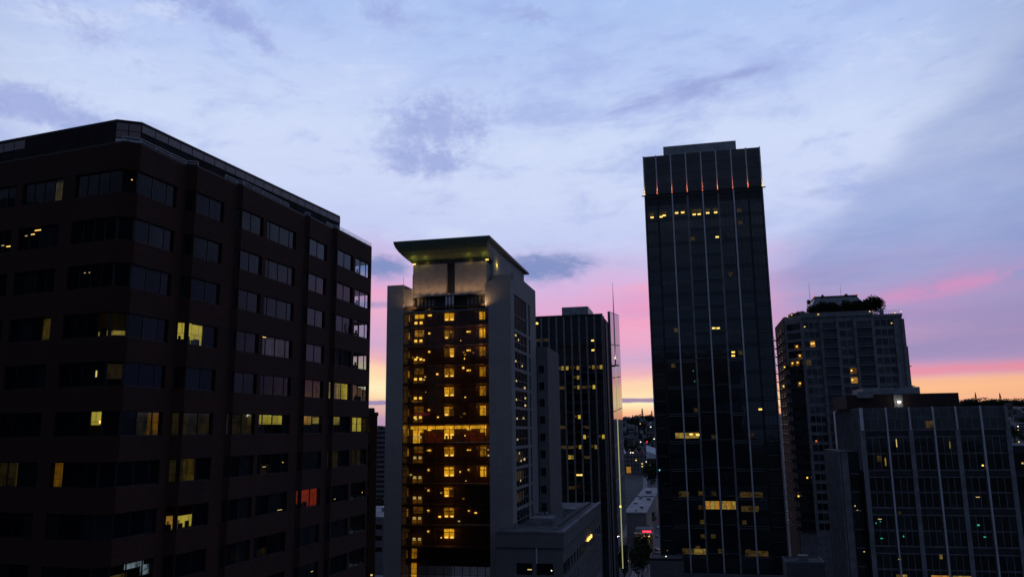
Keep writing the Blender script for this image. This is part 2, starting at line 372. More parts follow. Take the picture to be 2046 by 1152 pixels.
# ------------------------------------------------------------------ mesh helpers
class MB:
    def __init__(s): s.v = []; s.f = []

    def poly(s, pts):
        i = len(s.v); s.v += [tuple(p) for p in pts]; s.f.append(tuple(range(i, i + len(pts))))

    def box(s, x0, x1, y0, y1, z0, z1):
        i = len(s.v)
        s.v += [(x0, y0, z0), (x1, y0, z0), (x1, y1, z0), (x0, y1, z0), (x0, y0, z1), (x1, y0, z1), (x1, y1, z1), (x0, y1, z1)]
        for q in ((3, 2, 1, 0), (4, 5, 6, 7), (0, 1, 5, 4), (1, 2, 6, 5), (2, 3, 7, 6), (3, 0, 4, 7)): s.f.append(tuple(i + k for k in q))
        return s

    def prism(s, pts, z0, z1):
        """pts counter-clockwise; z1 a number or one per point"""
        n = len(pts); i = len(s.v); zz = z1 if isinstance(z1, (list, tuple)) else [z1] * n
        s.v += [(p[0], p[1], z0) for p in pts] + [(p[0], p[1], z) for p, z in zip(pts, zz)]
        s.f.append(tuple(i + k for k in reversed(range(n)))); s.f.append(tuple(i + n + k for k in range(n)))
        for k in range(n): s.f.append((i + k, i + (k + 1) % n, i + n + (k + 1) % n, i + n + k))
        return s

    def strip(s, path, z0, z1, th):
        """an upright band of thickness th that follows an open path; the inside is to the left of the path"""
        n = len(path); inn = []
        for k in range(n):
            d1 = None if k == 0 else Vector(path[k]) - Vector(path[k - 1]); d2 = None if k == n - 1 else Vector(path[k + 1]) - Vector(path[k])
            ns = [Vector((-d.y, d.x)).normalized() for d in (d1, d2) if d is not None]
            m = sum(ns, Vector((0, 0))).normalized(); m = m * (th / max(0.4, m.dot(ns[0])))
            inn.append(Vector(path[k]) + m)
        i = len(s.v)
        for z in (z0, z1):
            s.v += [(p[0], p[1], z) for p in path] + [(p[0], p[1], z) for p in inn]
        o0, n0, o1, n1 = i, i + n, i + 2 * n, i + 3 * n
        for k in range(n - 1):
            s.f += [(o0 + k, o0 + k + 1, o1 + k + 1, o1 + k), (n0 + k + 1, n0 + k, n1 + k, n1 + k + 1),
                    (o1 + k, o1 + k + 1, n1 + k + 1, n1 + k), (o0 + k + 1, o0 + k, n0 + k, n0 + k + 1)]
        s.f += [(n0, o0, o1, n1), (o0 + n - 1, n0 + n - 1, n1 + n - 1, o1 + n - 1)]
        return s

    def tube(s, a, b, r0, r1, n=8):
        a = Vector(a); b = Vector(b); d = (b - a).normalized(); u = d.orthogonal().normalized(); w = d.cross(u); i = len(s.v)
        for p, r in ((a, r0), (b, r1)):
            for k in range(n):
                q = p + (u * math.cos(k * 2 * math.pi / n) + w * math.sin(k * 2 * math.pi / n)) * r; s.v.append(tuple(q))
        for k in range(n): s.f.append((i + k, i + (k + 1) % n, i + n + (k + 1) % n, i + n + k))
        s.f.append(tuple(i + k for k in reversed(range(n)))); s.f.append(tuple(i + n + k for k in range(n)))
        return s

    def mesh(s, name, mat, smooth=False):
        me = bpy.data.meshes.new(name); me.from_pydata(s.v, [], s.f); me.materials.append(mat); me.update()
        if smooth:
            for p in me.polygons: p.use_smooth = True
        return me


def put(name, me, parent=None, loc=(0, 0, 0), rz=0.0):
    o = bpy.data.objects.new(name, me); COL.objects.link(o)
    o.location = loc
    if rz: o.rotation_euler = (0, 0, rz)
    if parent is not None: o.parent = parent
    return o


def tag(o, label=None, cat=None, group=None, kind=None):
    if label: o['label'] = label
    if cat: o['category'] = cat
    if group: o['group'] = group
    if kind: o['kind'] = kind
    return o


_bx = {}


def bmesh_box(name, w, d, h, mat):
    k = (name, round(w, 3), round(d, 3), round(h, 3), mat.name)
    if k not in _bx: _bx[k] = MB().box(0, w, 0, d, 0, h).mesh(name, mat)
    return _bx[k]


GZ = -70.0                                   # street level; the camera is 70 m up


class Bld:
    """a thing whose root Empty stands at street level; local x along its front, y inward, z measured from camera level"""
    def __init__(s, name, x, y, ang, label, cat='building', base=GZ, group=None):
        s.base = base
        s.root = put(name, None, None, (x, y, base), ang); tag(s.root, label, cat, group)

    def box(s, name, x0, x1, y0, y1, z0, z1, mat, parent=None, shared=True):
        me = bmesh_box(name, x1 - x0, y1 - y0, z1 - z0, mat)
        return put(name, me, s.root, (x0, y0, z0 - s.base))

    def mb(s, name, m, mat, smooth=False):
        return put(name, m.mesh(name, mat, smooth), s.root, (0, 0, -s.base))

    def at(s, name, me, x, y, z, rz=0.0):
        return put(name, me, s.root, (x, y, z - s.base), rz)

    def lamp(s, name, x, z, mat, w=0.5, h=0.3, y=-0.03, d=0.05):
        return s.box(name, x - w / 2, x + w / 2, y, y + d, z - h / 2, z + h / 2, mat)

    def world(s, x, y, z=0):
        a = s.root.rotation_euler.z; c, q = math.cos(a), math.sin(a)
        return Vector((s.root.location.x + x * c - y * q, s.root.location.y + x * q + y * c, z))


def near(p, lst, tx, tz):
    for q in lst:
        if abs(q[0] - p[0]) < tx and abs(q[1] - p[1]) < tz: return q
    return None


def spot(parent, name, loc, target, energy, col, size=60, blend=0.7, r=0.1):
    l = bpy.data.lights.new(name, 'SPOT'); l.energy = energy; l.color = col; l.spot_size = R(size); l.spot_blend = blend; l.shadow_soft_size = r
    o = bpy.data.objects.new(name, l); COL.objects.link(o); o.parent = parent; o.location = loc
    o.rotation_euler = (Vector(target) - Vector(loc)).to_track_quat('-Z', 'Y').to_euler()
    return o


def point(parent, name, loc, energy, col, r=0.15):
    l = bpy.data.lights.new(name, 'POINT'); l.energy = energy; l.color = col; l.shadow_soft_size = r
    o = bpy.data.objects.new(name, l); COL.objects.link(o); o.parent = parent; o.location = loc
    return o


ANG = R(-12.5)                               # the street grid
GE = Vector((math.cos(ANG), math.sin(ANG))); GN = Vector((-math.sin(ANG), math.cos(ANG)))


# ------------------------------------------------------------------ terrain
def ground_z(x, y):
    def ss(a, b, v):
        u = max(0, min(1, (v - a) / (b - a))); return u * u * (3 - 2 * u)
    z = GZ + 34 * ss(520, 1000, y)
    ridge = 14 + 0.021 * x
    z += (ridge - (GZ + 34)) * ss(1050, 2050, y) * (1 + 0.06 * math.sin(x * 0.011) + 0.04 * math.sin(x * 0.027 + 1))
    z -= (ridge - GZ) * ss(2200, 3200, y)
    return z


def terrain():
    ys = [-600, -200, 100, 300, 450, 520, 580, 650, 720, 800, 880, 960, 1050] + list(range(1120, 2300, 70)) + [2400, 2600, 2900, 3300, 4500, 7000, 12000, 25000]
    xs = [-25000, -9000, -4000, -2200, -1500, -1000] + list(range(-800, 2000, 80)) + [2300, 3000, 4500, 9000, 25000]
    m = MB(); m.v = [(x, y, ground_z(x, y)) for y in ys for x in xs]; n = len(xs)
    m.f = [(j * n + i, j * n + i + 1, (j + 1) * n + i + 1, (j + 1) * n + i) for j in range(len(ys) - 1) for i in range(n - 1)]
    o = put('ground', m.mesh('ground', earth, True)); tag(o, kind='structure')
    # blue mountains across the water
    m = MB(); pts = []
    for i in range(121):
        a = R(-75 + i * 1.25); h = 60 + 70 * (0.5 + 0.5 * math.sin(i * 0.55)) * (0.6 + 0.4 * math.sin(i * 1.7 + 2)) + 18 * math.sin(i * 2.9)
        d = 9000; pts.append((d * math.sin(a), d * math.cos(a), h))
    for k in range(len(pts) - 1):
        (xa, ya, ha), (xb, yb, hb) = pts[k], pts[k + 1]
        m.poly([(xa * .93, ya * .93, GZ - 1), (xb * .93, yb * .93, GZ - 1), (xb, yb, hb), (xa, ya, ha)])
        m.poly([(xa, ya, ha), (xb, yb, hb), (xb * 1.1, yb * 1.1, GZ - 1), (xa * 1.1, ya * 1.1, GZ - 1)])
    tag(put('hills', m.mesh('hills', mountmat)), kind='structure')


terrain()


# ------------------------------------------------------------------ brown brick office block (left)
def brown_block():
    C0 = Vector((-31.96, 62.0))
    base = put('brick_office_block', None, None, (C0.x, C0.y, GZ))
    tag(base, 'dark brown brick office block with stepped bays and a chamfered corner, nearest and leftmost building', 'building')
    V = Vector
    vd = V((-0.9397, 0.342))
    pts = [C0 + vd * 58, C0, V((-30.71, 62.68)), V((-29.19, 68.06)), V((-28.28, 68.45)), V((-26.58, 73.9)), V((-26.08, 74.2)), V((-23.0, 85.5)),
           V((-22.5, 85.85)), V((-21.2, 91.2)), V((-20.67, 91.5)), V((-18.3, 101.0))]
    endc = pts[-1] + vd * 40
    path = [p - C0 for p in pts] + [endc - C0]
    # openings per wall segment: (from, to, pane edges)
    L = 58.0
    segs = [[], [(0.0, 1.42, [])], [(0.0, 4.65, [1.83, 3.6])], [(0.08, 0.98, [])], [(0.1, 3.95, [2.15])], [(0.04, 0.58, [])],
            [(0.05, 3.71, [1.77]), (4.37, 10.0, [5.2, 6.95, 8.9])], [(0.04, 0.6, [])], [(0.05, 4.23, [2.15])], [(0.04, 0.6, [])],
            [(0.2, 4.46, [2.24]), (5.04, 9.66, [6.79, 8.43])], [(0.15, 3.4, [1.7])]]
    lw = [(0.02, 4.86), (6.23, 10.9), (11.7, 16.4), (17.6, 22.3)]
    segs[0] = sorted((L - b, L - a, [L - b + 1.2, L - b + 2.4, L - b + 3.55]) for a, b in lw)
    HEAD = 1.95
    rows = [20.0 - 0.26 - 3.93 * k for k in range(10)]         # sill heights
    rows = [19.62, 15.62, 11.78, 7.78, 3.87, 0.0, -3.9, -7.8, -11.7, -15.6, -19.5]
    top = 23.85
    # brick: bands between window rows follow the whole plan; piers stand between the openings
    wall = MB(); zs = -19.5 - 0.0
    prev = top
    off = GZ
    bands = [(rows[0] + HEAD, top)] + [(rows[k + 1] + HEAD, rows[k]) for k in range(len(rows) - 1)] + [(GZ, rows[-1])]
    for a, b in bands: wall.strip(path, a - off, b - off, 0.45)
    seginfo = []
    for k, ops in enumerate(segs):
        p = path[k]; d = path[k + 1] - p; ln = d.length; d = d / ln; a = math.atan2(d.y, d.x); seginfo.append((p, d, ln, a))
        inn = V((-d.y, d.x)); edges = [0.0] + [q for o in ops for q in o[:2]] + [ln]
        for j in range(0, len(edges), 2):
            s0, s1 = edges[j], edges[j + 1]
            if s1 - s0 < 0.05: continue
            q = [p + d * s0, p + d * s1, p + d * s1 + inn * 0.44, p + d * s0 + inn * 0.44]
            for z in rows: wall.prism([(v.x, v.y) for v in q], z - off, z + HEAD - off)
    put('wall', wall.mesh('wall', brick), base)
    # floors and roof
    inset = []
    n = len(path)
    for k in range(n):
        d1 = (path[k] - path[k - 1]).normalized() if k else None; d2 = (path[k + 1] - path[k]).normalized() if k < n - 1 else None
        ns = [V((-d.y, d.x)) for d in (d1, d2) if d is not None]; m = sum(ns, V((0, 0))).normalized()
        inset.append(path[k] + m * (0.40 / max(0.4, m.dot(ns[0]))))
    plate = [(v.x, v.y) for v in inset]
    for z in rows:
        put('floor_slab', MB().prism(plate, z - 0.55 - off, z - 0.1 - off).mesh('floor_slab', inter), base)
    put('roof', MB().prism(plate, top - 0.9 - off, top - 0.35 - off).mesh('roof', roofing), base)
    # an inner wall keeps daylight out of the deep floors
    core = MB(); cp = [V(q) for q in plate[1:]]
    far = [V((-5.2, 8.0)), V((-2.0, 20.0)), V((2.5, 33.5)), V((-1.5, 38.0)), V((-34, 48)), V((-50, 20)), V((-30, 14))]
    core.prism([(v.x, v.y) for v in far], 0, top - 0.95 - off)
    put('inner_wall', core.mesh('inner_wall', inter), base)
    cop = MB(); cop.strip([v - V((0, 0)) for v in path], top - off + 0.003, top - off + 0.12, 0.5)
    put('coping', cop.mesh('coping', blackmetal), base)
    # windows; what is lit, in (segment, row, pane): material and the lit slice of the pane height
    LIT = {(3, 3, 0): (l_bright, 0.05, 1), (4, 3, 0): (l_bright, 0.05, 1),
           (6, 3, 2): (l_faint, 0, 1), (6, 3, 3): (l_faint, 0, 1), (6, 3, 4): (l_faint, 0, 1), (6, 3, 5): (l_faint, 0, 1),
           (9, 4, 0): (l_mid, 0, 1), (10, 4, 0): (l_pink, 0, 1), (10, 4, 1): (l_bright, 0, 1), (10, 4, 2): (l_pink, 0, 1), (10, 4, 3): (l_pink, 0.1, .9), (10, 4, 4): (l_pink, 0, .8),
           (2, 5, 1): (l_faint, 0, 1), (2, 5, 2): (l_goldd, 0, 1), (3, 5, 0): (l_faint, 0, 1), (4, 5, 0): (l_faint, 0, 1), (4, 5, 1): (l_faint, 0, 1),
           (5, 5, 0): (l_faint, 0, 1), (6, 5, 0): (l_faint, 0, 1), (6, 5, 1): (l_faint, 0, 1),
           (6, 5, 2): (l_bright, .5, 1), (6, 5, 3): (l_bright, .5, 1), (6, 5, 4): (l_bright, .5, .95),
           (8, 5, 0): (l_amber, .5, .95), (8, 5, 1): (l_mid, .55, .9), (10, 5, 0): (l_mid, .5, .95), (10, 5, 3): (l_bright, .1, .95),
           (0, 5, -1): (l_bright, 0.45, 0.98), (0, 3, -1): (l_mid, 0.05, .22), (1, 3, 0): (l_mid, .08, .26), (0, 3, -5): (l_glow, 0, 1), (0, 0, -5): (l_glow, 0, 1),
           (1, 4, 0): (l_faint, 0.3, .9),
           (0, 6, -9): (l_mid, 0, .1), (0, 6, -8): (l_faint, 0, 1), (0, 6, -10): (l_mid, 0, .1), (0, 6, -7): (l_glow, 0, 1), (0, 6, -4): (l_goldd, 0, 1),
           (3, 6, 0): (l_faint, 0, 1), (4, 6, 0): (l_glow, 0, 1), (6, 6, 3): (l_faint, 0, .5), (9, 6, 0): (l_faint, 0, 1), (10, 6, 0): (l_faint, 0, 1), (10, 6, 3): (l_faint, 0, 1),
           (3, 7, 0): (l_amber, .0, .6), (4, 7, 0): (l_bright, .05, .55),
           (8, 7, 0): (l_red, 0, 1), (8, 7, 1): (l_red, 0, 1), (7, 7, 0): (l_red, 0, .9), (2, 8, 1): (l_white, .72, .95), (2, 8, 2): (l_white, .35, .75), (2, 8, 0): (l_glow, .1, .6), (6, 8, 3): (l_faint, 0, .4)}
    furn = {(3, 3, 0), (4, 3, 0), (4, 7, 0), (3, 7, 0), (8, 7, 0), (10, 3, 3), (0, 3, -1), (10, 4, 3), (6, 5, 3)}
    for k, ops in enumerate(segs):
        p, d, ln, a = seginfo[k]; inn = V((-d.y, d.x))
        for ri, z in enumerate(rows):
            pn = 0
            tot = sum(len(o[2]) + 1 for o in ops)
            for (s0, s1, cuts) in ops:
                if k == 0 and s1 < L - 23: pn += len(cuts) + 1; continue
                w = s1 - s0; e = [0.0] + [c - s0 for c in cuts] + [w]
                key = ('bw', round(w, 2), tuple(round(q, 2) for q in e), HEAD)
                if key not in _bx:
                    m = MB(); t = 0.07
                    m.box(0, w, 0, .1, 0, t).box(0, w, 0, .1, HEAD - t, HEAD).box(0, t, 0, .1, t, HEAD - t).box(w - t, w, 0, .1, t, HEAD - t)
                    for q in e[1:-1]: m.box(q - t / 2, q + t / 2, 0, .1, t, HEAD - t)
                    _bx[key] = m.mesh('window', blackmetal)
                pos = p + d * s0 + inn * 0.16
                win = put('window', _bx[key], base, (pos.x, pos.y, z - off), a)
                for j in range(len(e) - 1):
                    pi = pn + j
                    lk = LIT.get((k, ri, pi)) or LIT.get((k, ri, pi - tot))
                    seethru = (k == 11) or (k == 10 and s0 > 5) or lk is not None
                    x0 = e[j] + .03; x1 = e[j + 1] - .03
                    put('pane', bmesh_box('pane', x1 - x0, 0.02, HEAD - .1, g_clear if seethru else g_brown), win, (x0, 0.05, .05))
                    if lk:
                        mat, f0, f1 = lk
                        ww = x1 - x0; dep = .75
                        if k == 0: ea, eb = 1.05, .1
                        elif k in (1, 3, 5, 7, 9): ea, eb = .2, .3
                        else: ea, eb = -.3, 1.15
                        if f1 - f0 < .62: dep, ea, eb = .3, ea * .4, eb * .4
                        put('lit_room_wall', bmesh_box('lit_room_wall', ww + ea + eb, 0.05, HEAD * (f1 - f0), mat), win, (x0 - ea, dep, HEAD * f0))
                        if (k, ri, pi) in furn or (k, ri, pi - tot) in furn:
                            fm = MB().box(0, ww * .55, 0, .3, 0, .42).box(ww * .12, ww * .38, .05, .2, .42, .72).box(ww * .7, ww * .95, 0, .3, 0, .55)
                            put('desk', fm.mesh('desk', blackmetal), win, (x0, .25, .05))
                    elif k == 10 and s0 > 5 and j == 1 and ri < 5:
                        put('desk', MB().box(.1, 1.0, 0, .4, 0, .5).box(.3, .7, 0, .1, .5, .85).mesh('desk', blackmetal), win, (x0, .6, .05))
                pn += len(cuts) + 1
    # ceiling lamp strips seen through the glass of dark rooms
    def strips(k, s, z, w, mat, h=.05):
        p, d, ln, a = seginfo[k]; inn = V((-d.y, d.x)); q = p + d * s + inn * 0.15
        put('ceiling_lamp', bmesh_box('ceiling_lamp', w, .03, h, mat), base, (q.x, q.y, z - off), a)
    for s, z, w, mat, h in [(L - 9.2, 17.25, .7, p_yel, .07), (L - 9.6, 16.95, .4, p_yel, .06), (L - 10.3, 16.9, .25, p_dimw, .05), (L - 11.9, 16.4, .45, p_yel, .07), (L - 12.4, 16.15, .5, p_yel, .07),
                      (L - 13.0, 16.3, .3, p_dimw, .05), (L - 3.2, 13.1, .12, p_dimw, .05), (L - 2.7, 13.1, .1, p_dimw, .05), (L - 1.1, 4.6, .12, p_dimw, .5), (L - .35, 1.0, .12, p_warm, .2)]:
        strips(0, s, z, w, mat, h)
    for k, s, z, w, mat in [(1, .85, 20.75, .1, p_warm), (6, 4.5, 9.55, .7, p_yel), (6, 6.4, 1.78, .4, p_green), (6, 9.2, -2.9, .12, p_warm), (6, 5.6, -3.2, .5, p_dimw),
                            (10, 8.6, -7.2, .12, p_warm), (10, 1.2, -7.4, .3, p_dimw), (8, 3.0, -14.6, .4, p_dimw), (6, 8.6, -7.6, .8, p_dimw)]:
        strips(k, s, z, w, mat)
    # picture on the red room's wall
    # roof screen: a straight set-back panel wall behind the parapet
    A1 = V((-32.9, 62.6)) - C0; B1 = V((-31.1, 63.3)) - C0; C1 = V((-20.9, 93.6)) - C0
    zt = 25.95; lp = A1 + vd * 50; scr = [lp, A1, B1, C1, C1 + V((-6, 2.2))]
    m = MB(); m.strip(scr, top - .3 - off, zt - off, .35)
    put('roof_screen', m.mesh('roof_screen', screenmat), base)
    m = MB(); m.strip([v for v in scr], zt - off + .003, zt + .14 - off, .5); put('screen_coping', m.mesh('screen_coping', blackmetal), base)
    d = (C1 - B1).normalized(); a = math.atan2(d.y, d.x); ln = (C1 - B1).length; n = 21; w = ln / n
    rt = V((d.y, -d.x))
    pm = bmesh_box('panel', w - .09, .05, .62, pinkpanel)
    for j in range(n):
        q = B1 + d * (j * w + .045) + rt * .05
        put('panel', pm, base, (q.x, q.y, zt - .78 - off), a)
    for (P, Q, n) in [(A1, B1, 2)]:
        d = (Q - P).normalized(); a = math.atan2(d.y, d.x); ln = (Q - P).length; w = ln / n; rt = V((d.y, -d.x))
        for j in range(n):
            q = P + d * (j * w + .04) + rt * .05
            for z0, h, mt in [(zt - .78, .62, pinkpanel), (zt - 1.44, .60, pinkpanel), (zt - 1.92, .38, whitepanel)]:
                put('panel', bmesh_box('panel', w - .08, .05, h, mt), base, (q.x, q.y, z0 - off), a)
    d = vd * -1; a = math.atan2(d.y, d.x); rt = V((d.y, -d.x))
    for s in (11.6, 12.9, 14.2, 15.5):
        q = A1 + vd * s + rt * .05
        put('panel', bmesh_box('panel', 1.2, .05, .8, pinkpanel), base, (q.x, q.y, zt - 1.0 - off), a)
    # roof railing on the parapet, in pale metal
    rl = MB(); pr = [path[k] for k in range(1, 12)]
    for k in range(len(pr) - 1):
        p0, p1 = pr[k], pr[k + 1]; dd = (p1 - p0).normalized(); i0 = V((-dd.y, dd.x)) * .12
        runs = {0: (0, 1), 1: (0, 1), 2: (0, 1), 3: (.7, 1), 4: (0, 1), 5: (.02, .72), 6: (0, 1), 7: (.75, 1), 8: (0, 1), 9: (0, 1)}[k]
        a0 = p0.lerp(p1, runs[0]) + i0; a1 = p0.lerp(p1, runs[1]) + i0
        for h in (.30, .52):
            rl.tube((a0.x, a0.y, top + h - off), (a1.x, a1.y, top + h - off), .035, .035, 5)
        cnt = max(1, int((a1 - a0).length / 1.5))
        for j in range(cnt + 1):
            q = a0.lerp(a1, j / cnt); rl.tube((q.x, q.y, top + .1 - off), (q.x, q.y, top + .52 - off), .025, .025, 4)
    put('roof_railing', rl.mesh('roof_railing', whitepanel), base)
    pw = MB(); pw.box(-.5, .5, -.5, .5, 0, .9)
    put('back_wall', MB().strip([path[-1], path[0]], 0, top - off, .45).mesh('back_wall', brick), base)


brown_block()


# ------------------------------------------------------------------ courthouse tower with the flared copper roof
def courthouse():
    b = Bld('courthouse_tower', -30.2, 188.4, ANG, 'pale stone courthouse tower with glowing glass front and flared green roof')
    PIT = 4.575
    zc = [27.19, 22.83, 18.39, 13.64, 9.16, 4.6, -0.03, -4.74, -9.29, -13.92, -18.5, -23.15, -27.75, -32.3]
    w = MB()
    w.box(0, 4.2, 0, 40, 0, 34.95 - GZ)                                     # west pier
    b.mb('wall', MB().box(0, 4.2, 0, 40, GZ, 34.95).prism([(-.55, 6), (0, 6), (0, 30), (-.55, 30)], GZ, 21.0), stone)
    b.mb('wall', MB().box(25.2, 30.55, 0, 3.9, GZ, 34.9).box(25.2, 29.9, 3.9, 31, GZ, 36.9), stone)   # east pier
    # side wall framing the stacked windows
    sw = MB(); rowsz = [31.9, 26.45] + [23.16 - 4.58 * k for k in range(12)]
    tops = [32.1, 23.16, 18.53, 13.93, 9.36, 4.99, .45, -4.1, -8.7, -13.3, -17.9, -22.5, -27.1]
    bots = [23.8, 19.16, 14.54, 9.97, 5.44, .95, -3.6, -8.2, -12.8, -17.4, -22.0, -26.6, -31.2]
    sw.box(29.9, 30.55, 18.3, 20.8, GZ, 37.3).box(29.9, 30.55, 22.9, 31, GZ, 37.3)
    for y0, y1 in ((3.9, 18.3), (20.8, 22.9)):
        zz = [37.3] + [q for t, u in zip(tops, bots) for q in (t, u)] + [GZ]
        for j in range(0, len(zz), 2): sw.box(29.9, 30.55, y0, y1, zz[j + 1], zz[j])
    b.mb('wall', sw, stone)
    for t, u in zip(tops, bots):
        for (y0, y1, cuts) in ((3.9, 18.3, [7.5, 11.1, 14.7]), (20.8, 22.9, [])):
            e = [y0] + cuts + [y1]; h = t - u
            fr = MB()
            for q in e: fr.box(29.95, 30.42, q - .06, q + .06, u, t)
            fr.box(29.95, 30.42, y0, y1, u, u + .1).box(29.95, 30.42, y0, y1, t - .1, t).box(29.95, 30.40, y0, y1, u + h * .42, u + h * .42 + .12)
            win = b.mb('window', fr, greymetal)
            for ya, yb in zip(e, e[1:]):                     # panes set at a slight angle in their frames
                dxp = (yb - ya) * math.tan(R(5.0)); x0 = 30.36 - dxp
                pm = MB().prism([(x0 - .03, ya), (x0, ya), (30.36, yb), (30.33, yb)], u, t)
                pm.v = [(v[0] if True else 0, v[1], v[2]) for v in pm.v]
                put('pane', pm.mesh('pane', g_court), win)
    side_lights = [(6, 22.4, .5), (9, 21.6, .4), (5.5, 16.2, .5), (13, 15.6, .4), (6, 11.6, .35), (15.5, 10.4, .9), (16, 7.9, .7), (5.6, 7.2, .4), (15.8, 6.1, .9), (6.2, 2.8, .4), (13.8, 3, .3), (6.5, -2, .3),
                   (8, -5.2, .3), (10, -7, .3), (14, -6.8, .7), (9, -11.5, .3)]
    for y, z, s in side_lights: b.box('office_lamp', 30.37, 30.41, y - s, y + s, z - .22, z + .22, p_dimw)
    for zq in (-5.8, -10.2, -15):                    # rows of lit blinds low on the side
        for y in (4.6, 5.6, 6.8, 8.4, 9.3, 11.8): b.box('lit_blind', 30.365, 30.38, y, y + .5, zq - 1.2, zq + 1.0, l_dim)
    # stepped inner blocks that frame the glass front at its head
    b.mb('wall', MB().box(4.2, 6.15, .9, 3, 28.4, 34.0).box(24.4, 25.2, .5, 3, 28.4, 34.3).box(24.4, 25.9, -.02, 0, 28.6, 34.2), stone)
    # crown
    b.mb('crown', MB().box(5.85, 14.35, 2.0, 10, 32.4, 40.0).box(16.45, 24.4, 2.0, 10, 32.4, 40.0).box(5.0, 5.85, 4, 40, 33, 38.2).box(14.35, 16.45, 3.4, 10, 32.4, 40)
         .box(5.85, 25.2, 10, 42, 32.4, 44.75).box(24.4, 25.2, 5.2, 10, 32.4, 44.75), stone)
    for x0, x1 in ((5.85, 14.35), (16.45, 24.4)):           # the crown's stone facing, panel by panel
        nc = 5; pw = (x1 - x0) / nc
        for i in range(nc):
            for j in range(8): b.box('stone_panel', x0 + i * pw + .02, x0 + (i + 1) * pw - .02, 1.93 + random.uniform(0, .03), 1.998, 32.42 + j * .945 + .015, 32.42 + (j + 1) * .945 - .015, panelstone)
    b.box('crown_slot', 14.353, 16.447, 3.2, 3.38, 32.4, 40.0, blackmetal)
    b.box('dark_frieze', 5.9, 24.6, 2.3, 30, 40.0, 40.9, blackmetal)
    # flared roof: a cove swept up and outwards to a sharp lip
    prof = [(-1.3, 45.0), (-1.0, 44.0), (-.4, 43.0), (.5, 42.1), (1.7, 41.3), (3.0, 40.75), (5.0, 40.5)]
    m = MB(); LX = lambda z: 1.9 + 3.6 * ((45 - z) / 4.5) ** 1.5; RX = lambda z: 25.95 - (.0 if z > 44.8 else .55 + .35 * (45 - z) / 4.5)
    ring = []
    for (y, z) in prof:
        bk = 46 if z > 44.8 else 9.0
        ring.append([(LX(z), y, z), (RX(z), y, z), (RX(z), bk, z), (LX(z), bk, z)])
    for a, c in zip(ring, ring[1:]):
        for k in range(4): m.poly([a[k], c[k], c[(k + 1) % 4], a[(k + 1) % 4]])
    lip = [(p[0], p[1], 45.45) for p in ring[0]]
    for k in range(4): m.poly([ring[0][k], ring[0][(k + 1) % 4], lip[(k + 1) % 4], lip[k]])
    m.poly(lip); m.poly(list(reversed(ring[-1])))
    b.mb('roof', m, copper)
    # terrace under the crown
    b.box('terrace_floor', 4.25, 25.15, .35, 8, 28.0, 28.4, concrete)
    b.box('recess_wall', 6.2, 24.38, 3.0, 3.2, 28.4, 32.0, darkstone)
    b.box('crown_ledge', 6.1, 24.39, .9, 3.0, 31.95, 32.397, stone)
    for x in [6.6 + .95 * k for k in range(7)] + [17.3 + .95 * k for k in range(7)]:
        b.box('louver', x, x + .62, 2.9, 2.98, 28.6, 31.7, inter if x < 11 or x > 19 else darkstone)
    for x in (14.5, 15.35, 16.2): b.box('terrace_column', x - .16, x + .16, 1.2, 1.5, 28.4, 31.95, palefin)
    b.box('column_panel', 14.3, 16.4, 1.5, 1.6, 30.0, 31.95, greymetal)
    rail = MB()
    for x in [4.4 + 1.05 * k for k in range(20)]: rail.box(x - .03, x + .03, .42, .48, 28.4, 29.5)
    rail.box(4.3, 25.1, .40, .5, 29.5, 29.58)
    b.mb('terrace_railing', rail, blackmetal)
    # lamps under the flare and on the terrace
    for x, z in ((6.2, 40.25), (24.55, 40.3)): b.box('cove_lamp', x - .35, x + .35, 1.6, 1.95, z - .12, z + .12, p_yel)
    for x, e in ((5.9, 26), (9.0, 20), (20.0, 15), (23.9, 24)): point(b.root, 'cove_light', (x, 1.0, 40.72 - GZ), e, (1.0, .72, .08), .2)
    point(b.root, 'cove_light', (25.6, 9, 40.3 - GZ), 60, (1.0, .72, .08), .3)
    for k in range(9): spot(b.root, 'terrace_light', (6.9 + k * 2.08, .55, 32.5 - GZ), (6.9 + k * 2.08, 2.2, 35.2 - GZ), 95, (1.0, .55, .25), 140, 1.0, .5)
    for x, tx in ((7.4, 5.2), (23.4, 25.1)): spot(b.root, 'terrace_light', (x, -.9, 28.9 - GZ), (tx, 1.0, 31.8 - GZ), 520, (1.0, .60, .28), 110, 1.0, .3)
    point(b.root, 'terrace_light', (10, 1.8, 29.0 - GZ), 14, (1.0, .75, .35), .2); point(b.root, 'terrace_light', (20.5, 1.8, 29.0 - GZ), 14, (1.0, .75, .35), .2)
    # glass front: panes, slabs behind, and the lit lobby on every floor
    edges = [4.25, 6.1, 8.0, 10.3, 12.3, 14.35, 16.8, 18.65, 20.45, 22.2, 23.95, 25.15]
    zt = 28.0
    for r in range(13):
        z1 = zt - r * PIT; z0 = z1 - PIT
        for j in range(len(edges) - 1):
            b.box('glass_pane', edges[j] + .05, edges[j + 1] - .05, .32, .35, z0 + .06, z1 - .06, g_curt)
    mul = MB()
    for q in edges: mul.box(q - .05, q + .05, .22, .40, -33, 28.0)
    for r in range(14):
        mul.box(4.25, 25.15, .24, .38, zt - r * PIT - .06, zt - r * PIT + .06); mul.box(4.25, 25.15, .26, .37, zt - r * PIT - 1.7, zt - r * PIT - 1.63)
    b.mb('mullion_grid', mul, blackmetal)
    b.box('lower_front', 4.25, 25.15, .3, 6, GZ, -33.0, darkstone)
    mid = [1, .7, .75, .85, .85, .6, 1.2, .75, 1.1, .9, .75, 1, 0]
    rgt = [.9, .9, .8, .6, .6, 1.1, 1.2, .8, 1.1, 0, .0, 0, 0]
    lft = [1.0, .7, 0, .5, 0, .25, 1.3, .5, 0, 0, .5, 0, 0]
